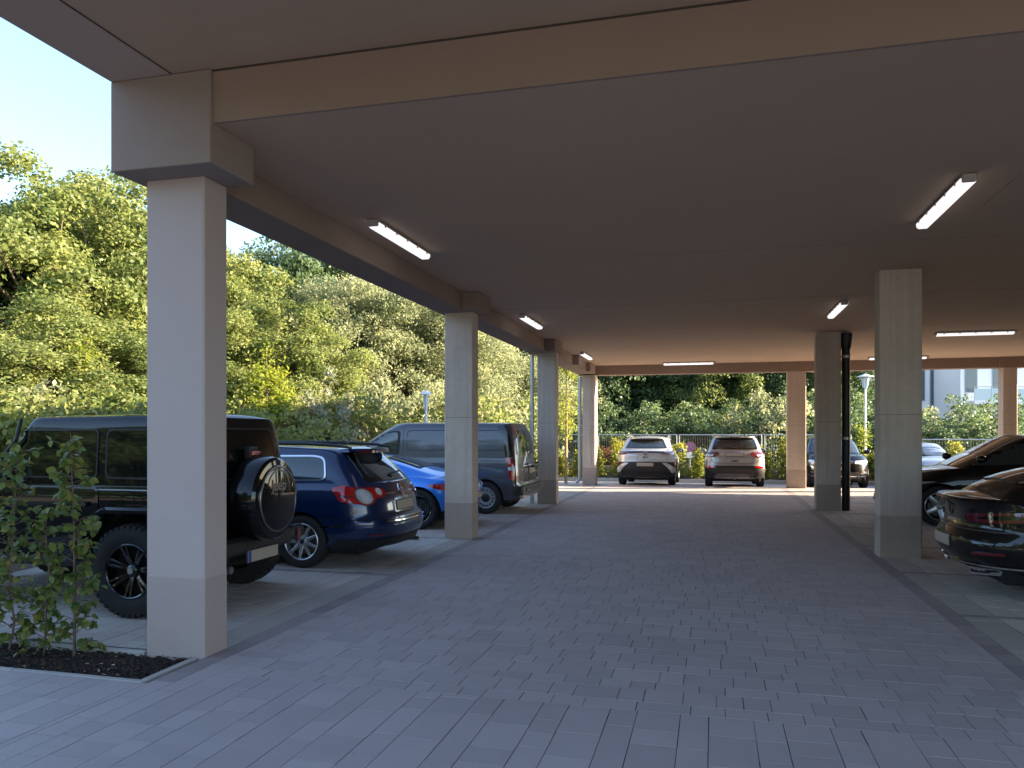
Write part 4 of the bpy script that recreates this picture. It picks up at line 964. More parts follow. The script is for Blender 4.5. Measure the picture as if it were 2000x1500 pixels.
for sg in (-1, 1):
    patch('tail_lamp', wr, rpoly([(sg*x, z) for x, z in [(.56, 1.02), (.76, .995), (1.14, .995), (1.10, 1.08), (.6, 1.085)]][::sg], .02), 'dark_red_lamp', bar, .022, .05)
    patch('reflector', wr, rpoly([(sg*x, z) for x, z in [(.98, .61), (1.10, .61), (1.10, .74), (.98, .74)]][::sg], .01), 'red_lamp', r, .03, .05)
    patch('bumper_fin', wr, rpoly([(sg*x, z) for x, z in [(.52, .72), (.64, .73), (1.12, .52), (1.14, .44), (.86, .40), (.72, .56)]][::sg], .02), 'white_paint', r, .034, .05)
patch('lower_bumper', wr, [(-.98, .27), (.98, .27), (1.12, .40), (1.15, .62), (1.14, .75), (.6, .755), (-.6, .755), (-1.14, .75), (-1.15, .62), (-1.12, .40)], 'trim', r, .018, .08)
patch('diffuser', wr, [(-.75, .24), (.75, .24), (.62, .40), (-.62, .40)], 'gloss_trim', r, .03, .08)
roundel(r, e, 0, 1.03, .072, .03); mt = Matrix.Translation((sh.end(True)(0, .90, .004)[0]-.002, 0, .90)) @ Matrix(((0, 0, -1, 0), (-1, 0, 0, 0), (0, 1, 0, 0), (0, 0, 0, 1)))
text_mesh('lettering', 'ID.4', .085, 'gloss_trim', r, mt)
plate(r, wr, .0, .67, off=.032)
for sg in (-1, 1): MB().tube([(1.0, sg*.66, 1.56), (1.3, sg*.66, 1.62), (2.6, sg*.65, 1.63), (2.9, sg*.64, 1.58)], .016, 8).build('roof_rail', 'alloy', r, 40)
place(r, -2.07, 25.0, pi/2); r.rotation_euler = (0, .03, pi/2)

# 6 silver compact SUV, tail to the camera
r, sh, gh = modern('silver compact SUV with dark lower bumper, right-hand one of the two tail-on cars', 'parked_suv', 'car', 'silver_paint', 4.4, .91, 1.62, (.85, 3.49), .36,
    [(0, 1.10), (.6, 1.10), (2.4, 1.04), (3.3, 1.04), (4.0, .98), (4.4, .82)],
    [(0, .10), (.2, .02), (.35, 0), (.55, .03), (.8, .05), (1, .16)], None, None, ([(0, .15), (.5, .30), (.9, .46), (1, .52)], [(0, 3.45), (1, 2.6)]), ('five', 'alloy'), 'cars parked tail-on beyond the end opening',
    side=[[(.75, 1.20), (1.6, 1.15), (1.6, 1.48), (.9, 1.45)], [(1.66, 1.14), (3.1, 1.1), (2.65, 1.47), (1.66, 1.50)]], roof=[(.4, 1.55), (.9, 1.58), (1.9, 1.61), (2.7, 1.59), (3.5, 1.45)], mir=(3.0, 1.15), er=.55, nr=3.2, clad='trim')
e = sh.end(True); wr = sh.wrap(True); ge = gh.end(True)
w = patch('rear_window', ge, rpoly([(-.70, 1.17), (.70, 1.17), (.64, 1.35), (.58, 1.52), (-.58, 1.52), (-.64, 1.35)], .05), 'gloss_trim', r, .006)
patch('pane', ge, rpoly([(-.62, 1.20), (.62, 1.20), (.57, 1.35), (.52, 1.47), (-.52, 1.47), (-.57, 1.35)], .05), 'glass_pale', w, .010)
MB().tube([(ge(0, 1.18, .02)[0], 0, 1.18), (ge(.05, 1.21, .03)[0], .05, 1.21), (ge(.4, 1.22, .02)[0], .40, 1.225)], .01, 6).build('wiper', 'trim', w)
s2 = patch('spoiler', lambda y, z, o: (ge(y, 1.52, 0)[0]-.12+.08*(abs(y)/.6)**2.5 if o > 0 else ge(y, 1.52, 0)[0]+.08, y, z+o*.2), [(-.60, 1.53), (.60, 1.53), (.59, 1.58), (-.59, 1.58)], 'silver_paint', r, .02, .06)
patch('brake_lamp', lambda y, z, o: (ge(y, 1.52, 0)[0]-.122-o, y, z), rpoly([(-.14, 1.538), (.14, 1.538), (.14, 1.56), (-.14, 1.56)], .006), 'dark_red_lamp', s2, .012)
for sg in (-1, 1):
    lm = patch('tail_lamp', wr, rpoly([(sg*x, z) for x, z in [(.46, 1.01), (.60, .93), (1.12, .93), (1.14, 1.07), (.9, 1.10), (.5, 1.09)]][::sg], .03), 'dark_red_lamp', r, .02, .05)
    patch('lens', wr, rpoly([(sg*x, z) for x, z in [(.66, .955), (.98, .955), (.98, 1.01), (.62, 1.01)]][::sg], .02), 'clear_lamp', lm, .028, .05)
    patch('reflector', wr, rpoly([(sg*x, z) for x, z in [(.58, .60), (.88, .585), (.90, .65), (.62, .66)]][::sg], .02), 'red_lamp', r, .028, .05)
    MB().tube([(.8, sg*.68, 1.58), (1.0, sg*.67, 1.635), (2.6, sg*.66, 1.64), (2.9, sg*.65, 1.58)], .017, 8).build('roof_rail', 'trim', r, 40)
patch('lower_bumper', wr, [(-1.1, .27), (1.1, .27), (1.15, .60), (.95, .60), (.9, .66), (-.9, .66), (-.95, .60), (-1.15, .60)], 'trim', r, .018, .08)
patch('skid_plate', wr, rpoly([(-.62, .26), (.62, .26), (.56, .42), (-.56, .42)], .03), 'badge_grey', r, .028, .08)
seam(r, wr, [(-.72, 1.15), (-.70, .80), (-.6, .74), (.6, .74), (.70, .80), (.72, 1.15)], .010)
patch('handle_strip', e, rpoly([(-.10, .79), (.10, .79), (.10, .82), (-.10, .82)], .01), 'gloss_trim', r, .014)
plate(r, e, 0, 1.01, off=.02)
for y in (-.48, -.60): MB().tube([(.3, y, .31), (-.03, y, .31)], .035, 12).build('exhaust', 'gloss_trim', r, 40)
MB().box(-.03, .3, -.03, .03, .24, .29, .006).build('tow_hook', 'badge_grey', r)
place(r, .68, 24.9, pi/2); r.rotation_euler = (0, .03, pi/2)

# 7 black fastback, tail to the lane at the right edge
r, sh, gh = modern('glossy black fastback with chrome-lined rear bumper, nearest car at the right edge', 'parked_fastback', 'car', 'black_paint2', 4.86, .935, 1.45, (1.04, 3.88), .35,
    [(0, .985), (.35, 1.0), (1.0, 1.0), (2.4, .95), (3.8, .90), (4.4, .80), (4.86, .64)],
    [(0, .12), (.18, .02), (.34, 0), (.5, .05), (.62, .10), (.85, .10), (.97, .04), (1, .06)], None, None, ([(0, .15), (1, .38)], [(0, 3.6), (1, 2.6)]), ('five', 'alloy'), 'cars parked in the right bays',
    side=[[(1.25, 1.08), (2.0, 1.03), (2.0, 1.29), (1.6, 1.24)], [(2.06, 1.02), (3.3, .98), (2.7, 1.30), (2.06, 1.31)]], roof=[(.2, .99), (.5, 1.11), (.8, 1.215), (1.3, 1.335), (1.9, 1.415), (2.6, 1.42), (3.5, 1.3)], mir=(3.1, 1.03), er=.75, nr=2.5,
    wroof=[(0, .80), (.5, .72), (.85, .66), (.95, .62), (1, .56)])
e = sh.end(True); wr = sh.wrap(True)
patch('rear_window', lambda y, x, o: (x, y, gh.zhi(x)+.035*(1-(y/.6)**2)+o), rpoly([(-.52, .55), (.52, .55), (.48, 1.6), (-.48, 1.6)], .08), 'glass', r, .012)
patch('spoiler', wr, [(-1.0, .965), (1.0, .965), (.9, .995), (-.9, .995)], 'black_paint2', r, .035, .06)
for sg in (-1, 1):
    lm = patch('tail_lamp', wr, rpoly([(sg*x, z) for x, z in [(.40, .83), (.42, .76), (.78, .765), (1.12, .80), (1.28, .875), (1.0, .885)]][::sg], .02), 'dark_red_lamp', r, .012, .05)
    patch('lens', wr, rpoly([(sg*x, z) for x, z in [(.50, .80), (.78, .795), (1.08, .83), (.9, .855)]][::sg], .01), 'gloss_trim', lm, .018, .05)
    patch('lens', wr, rpoly([(sg*x, z) for x, z in [(1.04, .81), (1.24, .868), (1.05, .872)]][::sg], .006), 'red_lamp', lm, .020, .05)
    patch('exhaust_trim', wr, rpoly([(sg*x, z) for x, z in [(.42, .225), (.80, .25), (.80, .315), (.42, .295)]][::sg], .02), 'chrome', r, .03, .05)
    patch('exhaust_mouth', wr, rpoly([(sg*x, z) for x, z in [(.45, .243), (.77, .265), (.77, .30), (.45, .28)]][::sg], .012), 'well', r, .034, .05)
    patch('reflector', wr, rpoly([(sg*x, z) for x, z in [(.62, .44), (.95, .46), (.95, .485), (.62, .465)]][::sg], .006), 'dark_red_lamp', r, .016, .05)
roundel(r, e, 0, .86, .07, .012, 'badge_grey')
patch('chrome_strip', wr, band([(-1.5, .36), (-1.0, .335), (0, .32), (1.0, .335), (1.5, .36)], .018), 'chrome', r, .022)
seam(r, wr, [(-1.3, .70), (-.8, .68), (0, .675), (.8, .68), (1.3, .70)], .012, 'badge_grey', .006, 'body_crease')
plate(r, e, 0, .53); patch('lower_valance', wr, [(-1.1, .30), (1.1, .30), (1.1, .325), (-1.1, .325)], 'trim', r, .012)
place(r, 2.40, 9.32, 0)

# 8 black crossover, nose to the lane
r, sh, gh = modern('black crossover with sloping bonnet and five-spoke wheels, nose towards the lane beyond the fastback', 'parked_black_crossover', 'car', 'black_paint2', 4.75, .96, 1.62, (.95, 3.86), .36,
    [(0, 1.12), (.6, 1.12), (2.4, 1.06), (3.3, 1.05), (4.1, .95), (4.55, .80), (4.75, .66)],
    [(0, .10), (.3, 0), (.6, .03), (1, .22)], None, None, ([(0, .25), (.5, .75), (.9, 1.15), (1, 1.35)], [(0, 3.78), (.5, 3.3), (1, 2.55)]), ('five', 'alloy'), 'cars parked in the right bays',
    side=[[(1.05, 1.2), (1.9, 1.14), (1.9, 1.44), (1.45, 1.38)], [(1.96, 1.13), (3.35, 1.09), (3.0, 1.33), (2.6, 1.47), (1.96, 1.47)]], roof=[(.4, 1.38), (1.0, 1.50), (1.9, 1.60), (2.5, 1.60), (3.2, 1.45), (3.8, 1.25)], mir=(3.25, 1.2), glassm='glass_pale')
patch('windscreen', gh.end(False), rpoly([(-.66, 1.08), (.66, 1.08), (.60, 1.3), (.52, 1.50), (-.52, 1.50), (-.60, 1.3)], .06), 'glass_pale', r, .006)
fw = sh.wrap(False)
for sg in (-1, 1):
    patch('headlamp', fw, rpoly([(sg*x, z) for x, z in [(.5, .68), (.95, .72), (1.25, .80), (.9, .79), (.55, .74)]][::sg], .02), 'headlamp', r, .012, .05); seam(r, sh.side(sg), [(3.35, 1.0), (3.3, .25)]); seam(r, sh.side(sg), [(2.2, 1.05), (2.2, .25)])
patch('lower_grille', sh.end(False), rpoly([(-.6, .30), (.6, .30), (.52, .42), (-.52, .42)], .03), 'trim', r, .01)
place(r, 3.02+4.75, 16.15, pi)

# 9 dark SUV facing the camera
def facing(label, name, paint, L_, hw, H, ax, belt, roof, gx, grille=True, suv=True):
    r, sh, gh = modern(label, name, 'car', paint, L_, hw, H, ax, .36 if suv else .325, belt, [(0, .10), (.3, 0), (.6, .03), (1, .2)], None, None, gx, ('five', 'alloy'), 'cars parked nose-on beyond the end opening',
        side=[[(.8, belt[1][1]+.09), (L_*.40, belt[2][1]+.1), (L_*.40, H-.15), (1.05, H-.18)], [(L_*.415, belt[2][1]+.09), (L_-1.35, belt[3][1]+.08), (L_-1.85, H-.16), (L_*.415, H-.14)]], roof=roof, mir=(L_-1.35, belt[2][1]+.08), glassm='glass_pale',
        ft=[(0, L_-.1), (.35, L_), (.75, L_-.05), (1, L_-.3)])
    zb = belt[3][1]; patch('windscreen', gh.end(False), rpoly([(-hw*.78, zb+.06), (hw*.78, zb+.06), (hw*.70, (zb+H)/2), (hw*.60, H-.12), (-hw*.60, H-.12), (-hw*.70, (zb+H)/2)], .06), 'glass_pale', r, .006)
    fw = sh.wrap(False); z = belt[-1][1]
    for sg in (-1, 1):
        patch('headlamp', fw, rpoly([(sg*x, q) for x, q in [(.42, z-.13), (.85, z-.15), (1.1, z-.04), (.95, z+.0), (.45, z-.03)]][::sg], .02), 'headlamp', r, .014, .05)
        patch('fog_lamp', fw, rpoly([(sg*x, q) for x, q in [(.62, .42), (.95, .46), (.95, .52), (.62, .48)]][::sg], .01), 'badge_grey', r, .014, .05)
    g_ = patch('grille', fw, rpoly([(-.42, z-.15), (.42, z-.15), (.42, z-.02), (-.42, z-.02)], .02), 'gloss_trim', r, .012)
    for k in (0, 1): patch('grille_bar', fw, band([(-.40, z-.11+k*.055), (.40, z-.11+k*.055)], .010), 'chrome', g_, .018)
    roundel(r, fw, 0, z-.085, .06, .02)
    patch('lower_grille', fw, rpoly([(-.62, .28), (.62, .28), (.55, .50), (-.55, .50)], .03), 'trim', r, .012); patch('chrome_strip', fw, band([(-.9, .36), (.9, .36)], .014), 'chrome', r, .018)
    patch('number_plate', fw, rpoly([(-.26, .55), (.26, .55), (.26, .66), (-.26, .66)], .008), 'plate', r, .02)
    return r, sh, gh
r, sh, gh = facing('dark SUV facing the camera, glimpsed either side of the pillar with the downpipe', 'parked_dark_suv', 'black_paint', 4.5, .92, 1.66, (.85, 3.6), [(0, 1.12), (.6, 1.12), (2.4, 1.06), (3.3, 1.06), (4.1, 1.0), (4.5, .88)],
    [(.4, 1.58), (.9, 1.62), (1.9, 1.655), (2.6, 1.63), (3.3, 1.45)], ([(0, .2), (.5, .33), (1, .55)], [(0, 3.42), (.5, 3.05), (1, 2.5)]))
place(r, 3.83, 30.2, -pi/2); r.rotation_euler = (0, -.038, -pi/2); r.location.z = -.2
r, sh, gh = facing('pale blue-silver saloon facing the camera behind the black crossover bonnet', 'parked_silver_saloon', 'paleblue_paint', 4.7, .91, 1.45, (.95, 3.75), [(0, .95), (.6, .98), (2.4, .95), (3.3, .95), (4.2, .86), (4.7, .72)],
    [(.4, 1.12), (1.2, 1.36), (1.9, 1.44), (2.6, 1.42), (3.4, 1.18)], ([(0, .6), (.5, .95), (1, 1.4)], [(0, 3.55), (.5, 3.1), (1, 2.5)]), suv=False)
place(r, 6.65, 30.9, -pi/2); r.rotation_euler = (0, -.038, -pi/2); r.location.z = -.2

# ------------------------------------------------------------------ trees
def crown_points(rad, nclump, per, cr=(.5, 1.0), hollow=.45, low=0., size=.2, rnd=.7, flat=.75):
    """leaf positions gathered in clumps through an ellipsoidal crown centred on the origin"""
    P = []; Nn = []; Sz = []; C = []
    k = 0
    while k < nclump:
        d = RNG.normal(size=3); d /= np.linalg.norm(d)
        u = hollow+(1-hollow)*RNG.random()**.6
        if d[2] < -.35 and RNG.random() < low: continue
        lump = 1+.16*sin(3*atan2(d[1], d[0])+1.3)+.12*sin(5*d[2]*2+2*atan2(d[1], d[0]))
        c = d*np.array(rad)*u*lump; R = RNG.uniform(*cr); C.append((c, R)); n = int(per*R*R*RNG.uniform(.7, 1.2))
        q = RNG.normal(size=(n, 3)); q /= np.linalg.norm(q, axis=1)[:, None]; q[:, 2] = np.where(q[:, 2] < -.5, -q[:, 2]*.5, q[:, 2])
        r = R*(.45+.6*RNG.random(n)**.7)[:, None]; pos = c+q*r*np.array([1, 1, flat])
        P.append(pos); out = d*.5+q*.7+np.array([0, 0, .25]); Nn.append(out+RNG.normal(size=(n, 3))*rnd); Sz.append(size*RNG.uniform(.6, 1.25, n)); k += 1
    return np.vstack(P), np.vstack(Nn), np.concatenate(Sz), C
tree_kind = {}
def tree(kind, x, y, h, sc, label, group='trees around the car park', spread=1., rz=None, cat='tree', name='broadleaf_tree'):
    """kind = (leaf material, rad, clumps, per, leaf size, trunk radius)"""
    t = empty(name, (x, y, -.25), random.uniform(0, 6.28) if rz is None else rz, label, cat, group)
    if kind not in tree_kind:
        lm, rad, nc, per, size, tr, base = KIND[kind]
        P, N_, Z, C = crown_points(rad, nc, per, size=size, low=.6, cr=(rad[0]*.12, rad[0]*.25), rnd=1.0, flat=1.0)
        P[:, 2] += base+rad[2]
        cr = leaf_cloud('crown', P, N_, Z, lm, None, .62)
        m = MB(); bend = [(random.uniform(-.15, .15)*k, random.uniform(-.15, .15)*k, (base+rad[2]*1.2)*k/5) for k in range(6)]
        m.tube(bend, [tr*(1.25-.2*k) for k in range(6)], 10)
        tb = m.build('trunk', 'bark', None, 50); lb = MB()
        for c, R in C[::max(1, len(C)//26)]:
            k = random.uniform(.4, 1.); s0 = Vector(bend[-1])*k; e = Vector((c[0], c[1], c[2]+base+rad[2])); mid = s0.lerp(e, .5)+Vector((random.uniform(-.3, .3), random.uniform(-.3, .3), -.2))
            lb.tube([s0, mid, e], [tr*.35, tr*.2, tr*.07], 6, False)
        l_ = lb.build('limbs', 'bark', tb, 50)
        tree_kind[kind] = (cr, tb, l_); 
        for q in (cr, tb): q.parent = t
        kids = (cr, tb)
    else:
        cr, tb, l_ = tree_kind[kind]; c2 = cr.copy(); COL.objects.link(c2); c2.parent = t; b2 = tb.copy(); COL.objects.link(b2); b2.parent = t
        l2 = l_.copy(); COL.objects.link(l2); l2.parent = b2; kids = (c2, b2)
    t.scale = (sc*spread, sc*spread, h)
    return t
KIND = {'maple': ('leaf_maple', (3.6, 3.6, 4.9), 170, 900, .145, .22, .9), 'maple2': ('leaf_maple', (4.2, 4.2, 4.4), 190, 780, .145, .22, .7),
        'willow': ('leaf_willow', (4.2, 4.2, 4.6), 260, 640, .13, .25, .4), 'dark': ('leaf_dark', (4.4, 4.4, 4.6), 190, 560, .18, .25, .6),
        'shrub': ('leaf_dark', (1.6, 1.6, 1.35), 60, 700, .13, .05, -.1), 'silver': ('leaf_silver', (1.6, 1.6, 1.35), 60, 700, .11, .05, -.1), 'shrub3': ('leaf_maple', (1.6, 1.6, 1.35), 60, 700, .13, .05, -.1), 'shrub2': ('leaf_willow', (1.6, 1.6, 1.35), 60, 700, .12, .05, -.1), 'copper': ('leaf_copper', (1.5, 1.0, .75), 40, 700, .10, .04, -.1)}
def T(kind, px, d, top, label, sc=1., **kw):
    """a tree seen at column px, d metres away, its crown reaching row `top` of the photograph"""
    x, y = at(px, d); H = {'maple': 12.0, 'maple2': 10.8, 'willow': 10.9, 'dark': 11.1, 'shrub': 2.6, 'shrub3': 2.6, 'silver': 2.8, 'shrub2': 2.6, 'copper': 1.4}[kind]
    z = CAMZ+(847-top)/FPX*d; k = (z+.25)/H
    return tree(kind, x, y, k, sc, label, **kw)
# left: sunlit wood
T('maple', 62, 25, 272, 'tall sunlit yellow-green tree at the left edge of the picture', 1.15)
T('maple2', 205, 28, 312, 'sunlit broad tree whose top shows just left of the near pillar cap', 1.1)
T('maple2', -90, 27, 350, 'yellow-green tree cut off by the left picture edge', 1.1)
T('maple', 330, 30, 372, 'yellow-green tree hidden mostly behind the near pillar', 1.05)
T('maple2', 455, 31, 480, 'lower yellow-green tree just right of the near pillar', .9)
T('dark', 590, 36, 425, 'tall darker tree topping the skyline below the edge beam', .9)
T('maple', 545, 28, 560, 'sunlit tree behind the yellow sapling', .8)
T('willow', 735, 33, 465, 'silvery green willow-like tree left of the second pillar', .95)
T('willow', 862, 36, 545, 'pale willow-like tree directly behind the second pillar', .95)
T('willow', 980, 38, 640, 'pale willow-like tree right of the second pillar', .9)
T('maple', 130, 21, 560, 'lower leafy tree beneath the tall left-hand one, with dark shaded foot', .8)
T('maple2', 20, 20, 640, 'low leafy tree above the off-roader roof at the far left', .6)
T('maple', 260, 22, 600, 'low leafy tree partly behind the left side of the near pillar', .7)
T('dark', 690, 38, 450, 'darker tree between the sapling and the willow-like trees', .8)
for i, (px, d, top, kd, lab) in enumerate([(480, 24, 735, 'shrub3', 'shrub below the sapling just right of the near pillar'), (585, 25, 770, 'shrub2', 'shrub over the roof of the dark blue estate'), (640, 27, 740, 'shrub2', 'pale shrub between sapling and van windscreen'),
        (700, 26, 760, 'shrub3', 'shrub over the van windscreen'), (770, 27, 740, 'shrub2', 'pale shrub left of the left-hand lantern'), (835, 29, 770, 'shrub2', 'shrub below the left-hand lantern'), (900, 28, 760, 'shrub3', 'shrub right behind the second pillar above the van'),
        (965, 30, 760, 'shrub2', 'shrub above the van tail'), (1015, 31, 770, 'shrub3', 'shrub left of the third pillar'), (0, 16.5, 742, 'shrub3', 'shrub at the far left above the off-roader windscreen'), (75, 17.5, 750, 'shrub2', 'shrub above the off-roader roof near the left edge'),
        (150, 18, 755, 'shrub3', 'shrub behind the thin-stemmed sapling at left'), (220, 18.5, 745, 'shrub3', 'rounded shrub above the off-roader roof left of the near pillar'), (520, 20, 790, 'shrub3', 'low shrub just behind the yellow sapling foot')]):
    T(kd, px, d, top, lab, 1.25, group='shrubs left of the car park', cat='shrub', name='shrub')
# behind and beside the camera (mirrored in paint and glass)
for x_, y_, k, h_, lab in [(-30, -8, 'dark', 1., 'tree far left of the drive, behind the viewer'), (-24, -18, 'dark', .9, 'dark tree left behind the viewer'), (-15, -24, 'dark', 1., 'tree behind the viewer beyond the paving'), (-6, -27, 'dark', .9, 'dark tree straight behind the viewer'), (4, -26, 'maple2', 1., 'tree right behind the viewer'), (-38, 4, 'dark', 1., 'tree left of the paving outside the view'), (-20, -13, 'dark', .8, 'leafy tree left behind the viewer'), (-27, -13, 'dark', .8, 'dark tree far left behind the viewer'), (-11, -17, 'dark', .6, 'low dark tree behind the viewer'), (-17, -19, 'dark', .75, 'rounded dark tree left behind the viewer'), (-33, -1, 'dark', .8, 'dark tree far left of the near bed'), (-22, -6.5, 'dark', .62, 'low tree beside the paving left of the viewer')]:
    tree(k, x_, y_, h_, 1.1, lab)
# beyond the end opening: shaded wood
for px, d, top, k, lab, s_ in [(1075, 46, 560, 'dark', 'dark tree seen between the third pillar and the far left pillar', 1.1), (1190, 45, 560, 'dark', 'dark green tree left of the white crossover', 1.1), (1290, 47, 540, 'dark', 'dark green tree behind the white crossover', 1.1),
        (1385, 44, 560, 'maple2', 'slightly brighter tree centred between the two tail-on cars', .9), (1450, 46, 560, 'dark', 'dark green tree behind the silver SUV', 1.1), (1545, 47, 560, 'dark', 'dark green tree behind the far right pillar of the opening', 1.1),
        (1600, 52, 620, 'dark', 'dark green tree left of the white houses', .6), (1240, 58, 520, 'dark', 'rear dark tree filling the opening above the white crossover', 1.3), (1400, 60, 500, 'dark', 'rear dark tree filling the middle of the opening', 1.3),
        (1520, 60, 520, 'dark', 'rear dark tree filling the right of the opening', 1.1), (1120, 62, 520, 'dark', 'rear dark tree at the left of the end opening', 1.2)]:
    T(k, px, d, top, lab, s_)
for i, (px, d, top, kd, sc, lab) in enumerate([(1180, 37, 792, 'shrub', 1.3, 'dark shrub above the fence by the far left pillar'), (1240, 38, 800, 'shrub', 1.4, 'dark shrub above the fence left of the white crossover roof'), (1310, 38, 790, 'shrub', 1.4, 'dark shrub above the fence over the white crossover'),
        (1370, 37, 795, 'shrub', 1.4, 'dark shrub above the no-stopping sign'), (1440, 38, 785, 'shrub', 1.4, 'dark shrub above the silver SUV roof'), (1505, 37, 760, 'shrub2', 1.3, 'brighter shrub right of the silver SUV'), (1560, 39, 770, 'shrub', 1.3, 'shrub beside the far right pillar of the opening'),
        (1600, 38, 780, 'shrub', 1.3, 'shrub left of the downpipe'), (1665, 40, 775, 'shrub', 1.5, 'shrub behind the downpipe and right-hand lantern'), (1725, 42, 765, 'shrub', 1.6, 'shrub behind the largest right pillar'), (1800, 42, 796, 'shrub2', 1.5, 'soft pale shrub right of the largest right pillar'),
        (1860, 41, 800, 'shrub2', 1.5, 'soft green shrub under the balcony'), (1915, 37, 778, 'shrub', 1.3, 'tallest rounded shrub, left of the rightmost far pillar'), (1985, 40, 775, 'shrub', 1.4, 'shrub at the right edge beyond the rightmost pillar'), (1760, 36, 815, 'shrub', 1.3, 'low green shrub above the silver saloon'),
        (1840, 36, 818, 'shrub', 1.4, 'low green shrub above the right-hand fence'), (1930, 36, 820, 'shrub', 1.3, 'low green shrub above the black crossover roof'), (1700, 37, 812, 'shrub', 1.3, 'low green shrub behind the dark SUV roof'),
        (1205, 33.5, 868, 'copper', 1., 'copper-leaved hedge left of the white crossover'), (1255, 34, 868, 'copper', 1., 'copper-leaved hedge mostly behind the white crossover')]):
    T(kd, px, d, top, lab, sc, group='shrubs beyond the end opening', cat='shrub', name='shrub')

def sapling(px, d, hgt, lab, m='leaf_yellow', n=900, w=1.0, stake=False, base=-.1, xy=None, ls=1.):
    x, y = xy or at(px, d); t = empty('sapling', (x, y, base), random.uniform(0, 6), lab, 'young tree'); b = MB(); tips = []
    b.tube([(0, 0, 0), (.03, .02, hgt*.35), (0, .04, hgt*.7), (.03, 0, hgt)], [.035, .028, .017, .005], 7)
    for k in range(13):
        z0 = hgt*random.uniform(.28, .85); a = random.uniform(0, 2*pi); L_ = w*random.uniform(.5, 1.)*(1.15-z0/hgt); e = Vector((cos(a)*L_*.7, sin(a)*L_*.7, z0+L_*1.05)); m_ = Vector((cos(a)*L_*.42, sin(a)*L_*.42, z0+L_*.42))
        b.tube([(0, .02, z0), m_, e], [.013, .009, .003], 5, False); tips += [(m_, .12), (e, .2), (e.lerp(m_, .5), .2)]
    b.build('trunk', 'twig', t, 50); tips += [(Vector((0, 0, hgt*.97)), .2), (Vector((0, 0, hgt*.8)), .2)]
    P = []; 
    for k in range(n):
        c, r = random.choice(tips); P.append((c.x+random.gauss(0, r*.75), c.y+random.gauss(0, r*.75), c.z+random.gauss(0, r*.9)))
    P = np.array(P); leaf_cloud('crown', P, RNG.normal(size=(n, 3))*.6+np.array([0, 0, .7]), RNG.uniform(.06, .12, n)*ls, m, t, .5)
    if stake:
        MB().tube([(.28, .05, -.1), (.28, .05, 2.4)], .035, 8).build('stake', 'wood_stake', t, 40)
        MB().tube([(.0, .03, 1.75), (.14, .05, 1.8), (.28, .05, 1.8)], .012, 6).build('tie', 'trim', t)
    return t
sapling(522, 23, 4.3, 'sapling with bright yellow leaves just right of the near pillar', n=2600, w=1.5, ls=1.5)
sapling(152, 19.5, 4.2, 'thin-stemmed sapling with small pale leaves above the off-roader', 'leaf_yellow', 1300, 1.3, ls=1.3)
sapling(1128, 26.2, 4.6, 'staked young tree with yellow-green leaves left of the far corner pillar', 'leaf_yellow', 1500, 1.2, True, 0, (-4.75, 25.6))
sapling(1640, 31, 2.0, 'small yellow-leaved sapling beside the dark SUV mirror', 'leaf_yellow', 500, .6, False, 0, (5.6, 32.2))
T('silver', 645, 25, 745, 'silvery grey-leaved bush among the green shrubs above the dark blue estate', .8, cat='shrub', name='shrub', group='shrubs left of the car park')

# young hornbeam hedge plants by the far kerb
def hedge_plant(x, y, h, lab, n=1300):
    t = empty('hedge_plant', (x, y, -.1), 0, lab, 'hedge plant', 'young hedge plants in the bed beyond the parked cars'); b = MB(); tips = []
    for k in range(4):
        a = random.uniform(0, 6.28); L_ = random.uniform(.05, .28); e = (cos(a)*L_, sin(a)*L_, h*random.uniform(.75, 1)); b.tube([(0, 0, 0), (e[0]*.4, e[1]*.4, e[2]*.5), e], [.014, .01, .003], 5, False); tips.append(e)
    b.build('stem', 'twig', t); P = []
    for k in range(n):
        e = random.choice(tips); f = random.uniform(.12, 1.02); s_ = .15*(1.2-f*.7); P.append((e[0]*f+random.gauss(0, s_), e[1]*f+random.gauss(0, s_), e[2]*f+random.gauss(0, .05)))
    leaf_cloud('foliage', np.array(P), RNG.normal(size=(n, 3))+np.array([0, 0, .6]), RNG.uniform(.06, .12, n), 'leaf_hedge_far', t, .6)
spots = []
x = -9.2; i = 0
while x < 9.6:
    spots.append(x); x += random.uniform(.62, .85)
order_w = ['leftmost', 'second', 'third', 'fourth', 'fifth', 'sixth', 'seventh', 'eighth', 'ninth', 'tenth', 'eleventh', 'twelfth', 'thirteenth', 'fourteenth', 'fifteenth', 'sixteenth', 'seventeenth', 'eighteenth', 'nineteenth', 'twentieth', 'twenty-first', 'twenty-second', 'twenty-third', 'twenty-fourth', 'twenty-fifth', 'twenty-sixth', 'twenty-seventh', 'twenty-eighth', 'twenty-ninth', 'thirtieth', 'thirty-first', 'thirty-second', 'thirty-third', 'thirty-fourth', 'thirty-fifth', 'thirty-sixth', 'thirty-seventh', 'thirty-eighth', 'thirty-ninth', 'fortieth']
for i, x in enumerate(spots):
    hedge_plant(x, 30.6+random.uniform(-.2, .2), random.uniform(.95, 1.3)*(1.3 if random.random() < .2 else 1), '%s young hedge plant from the left in the far kerbed bed' % order_w[min(i, 39)])

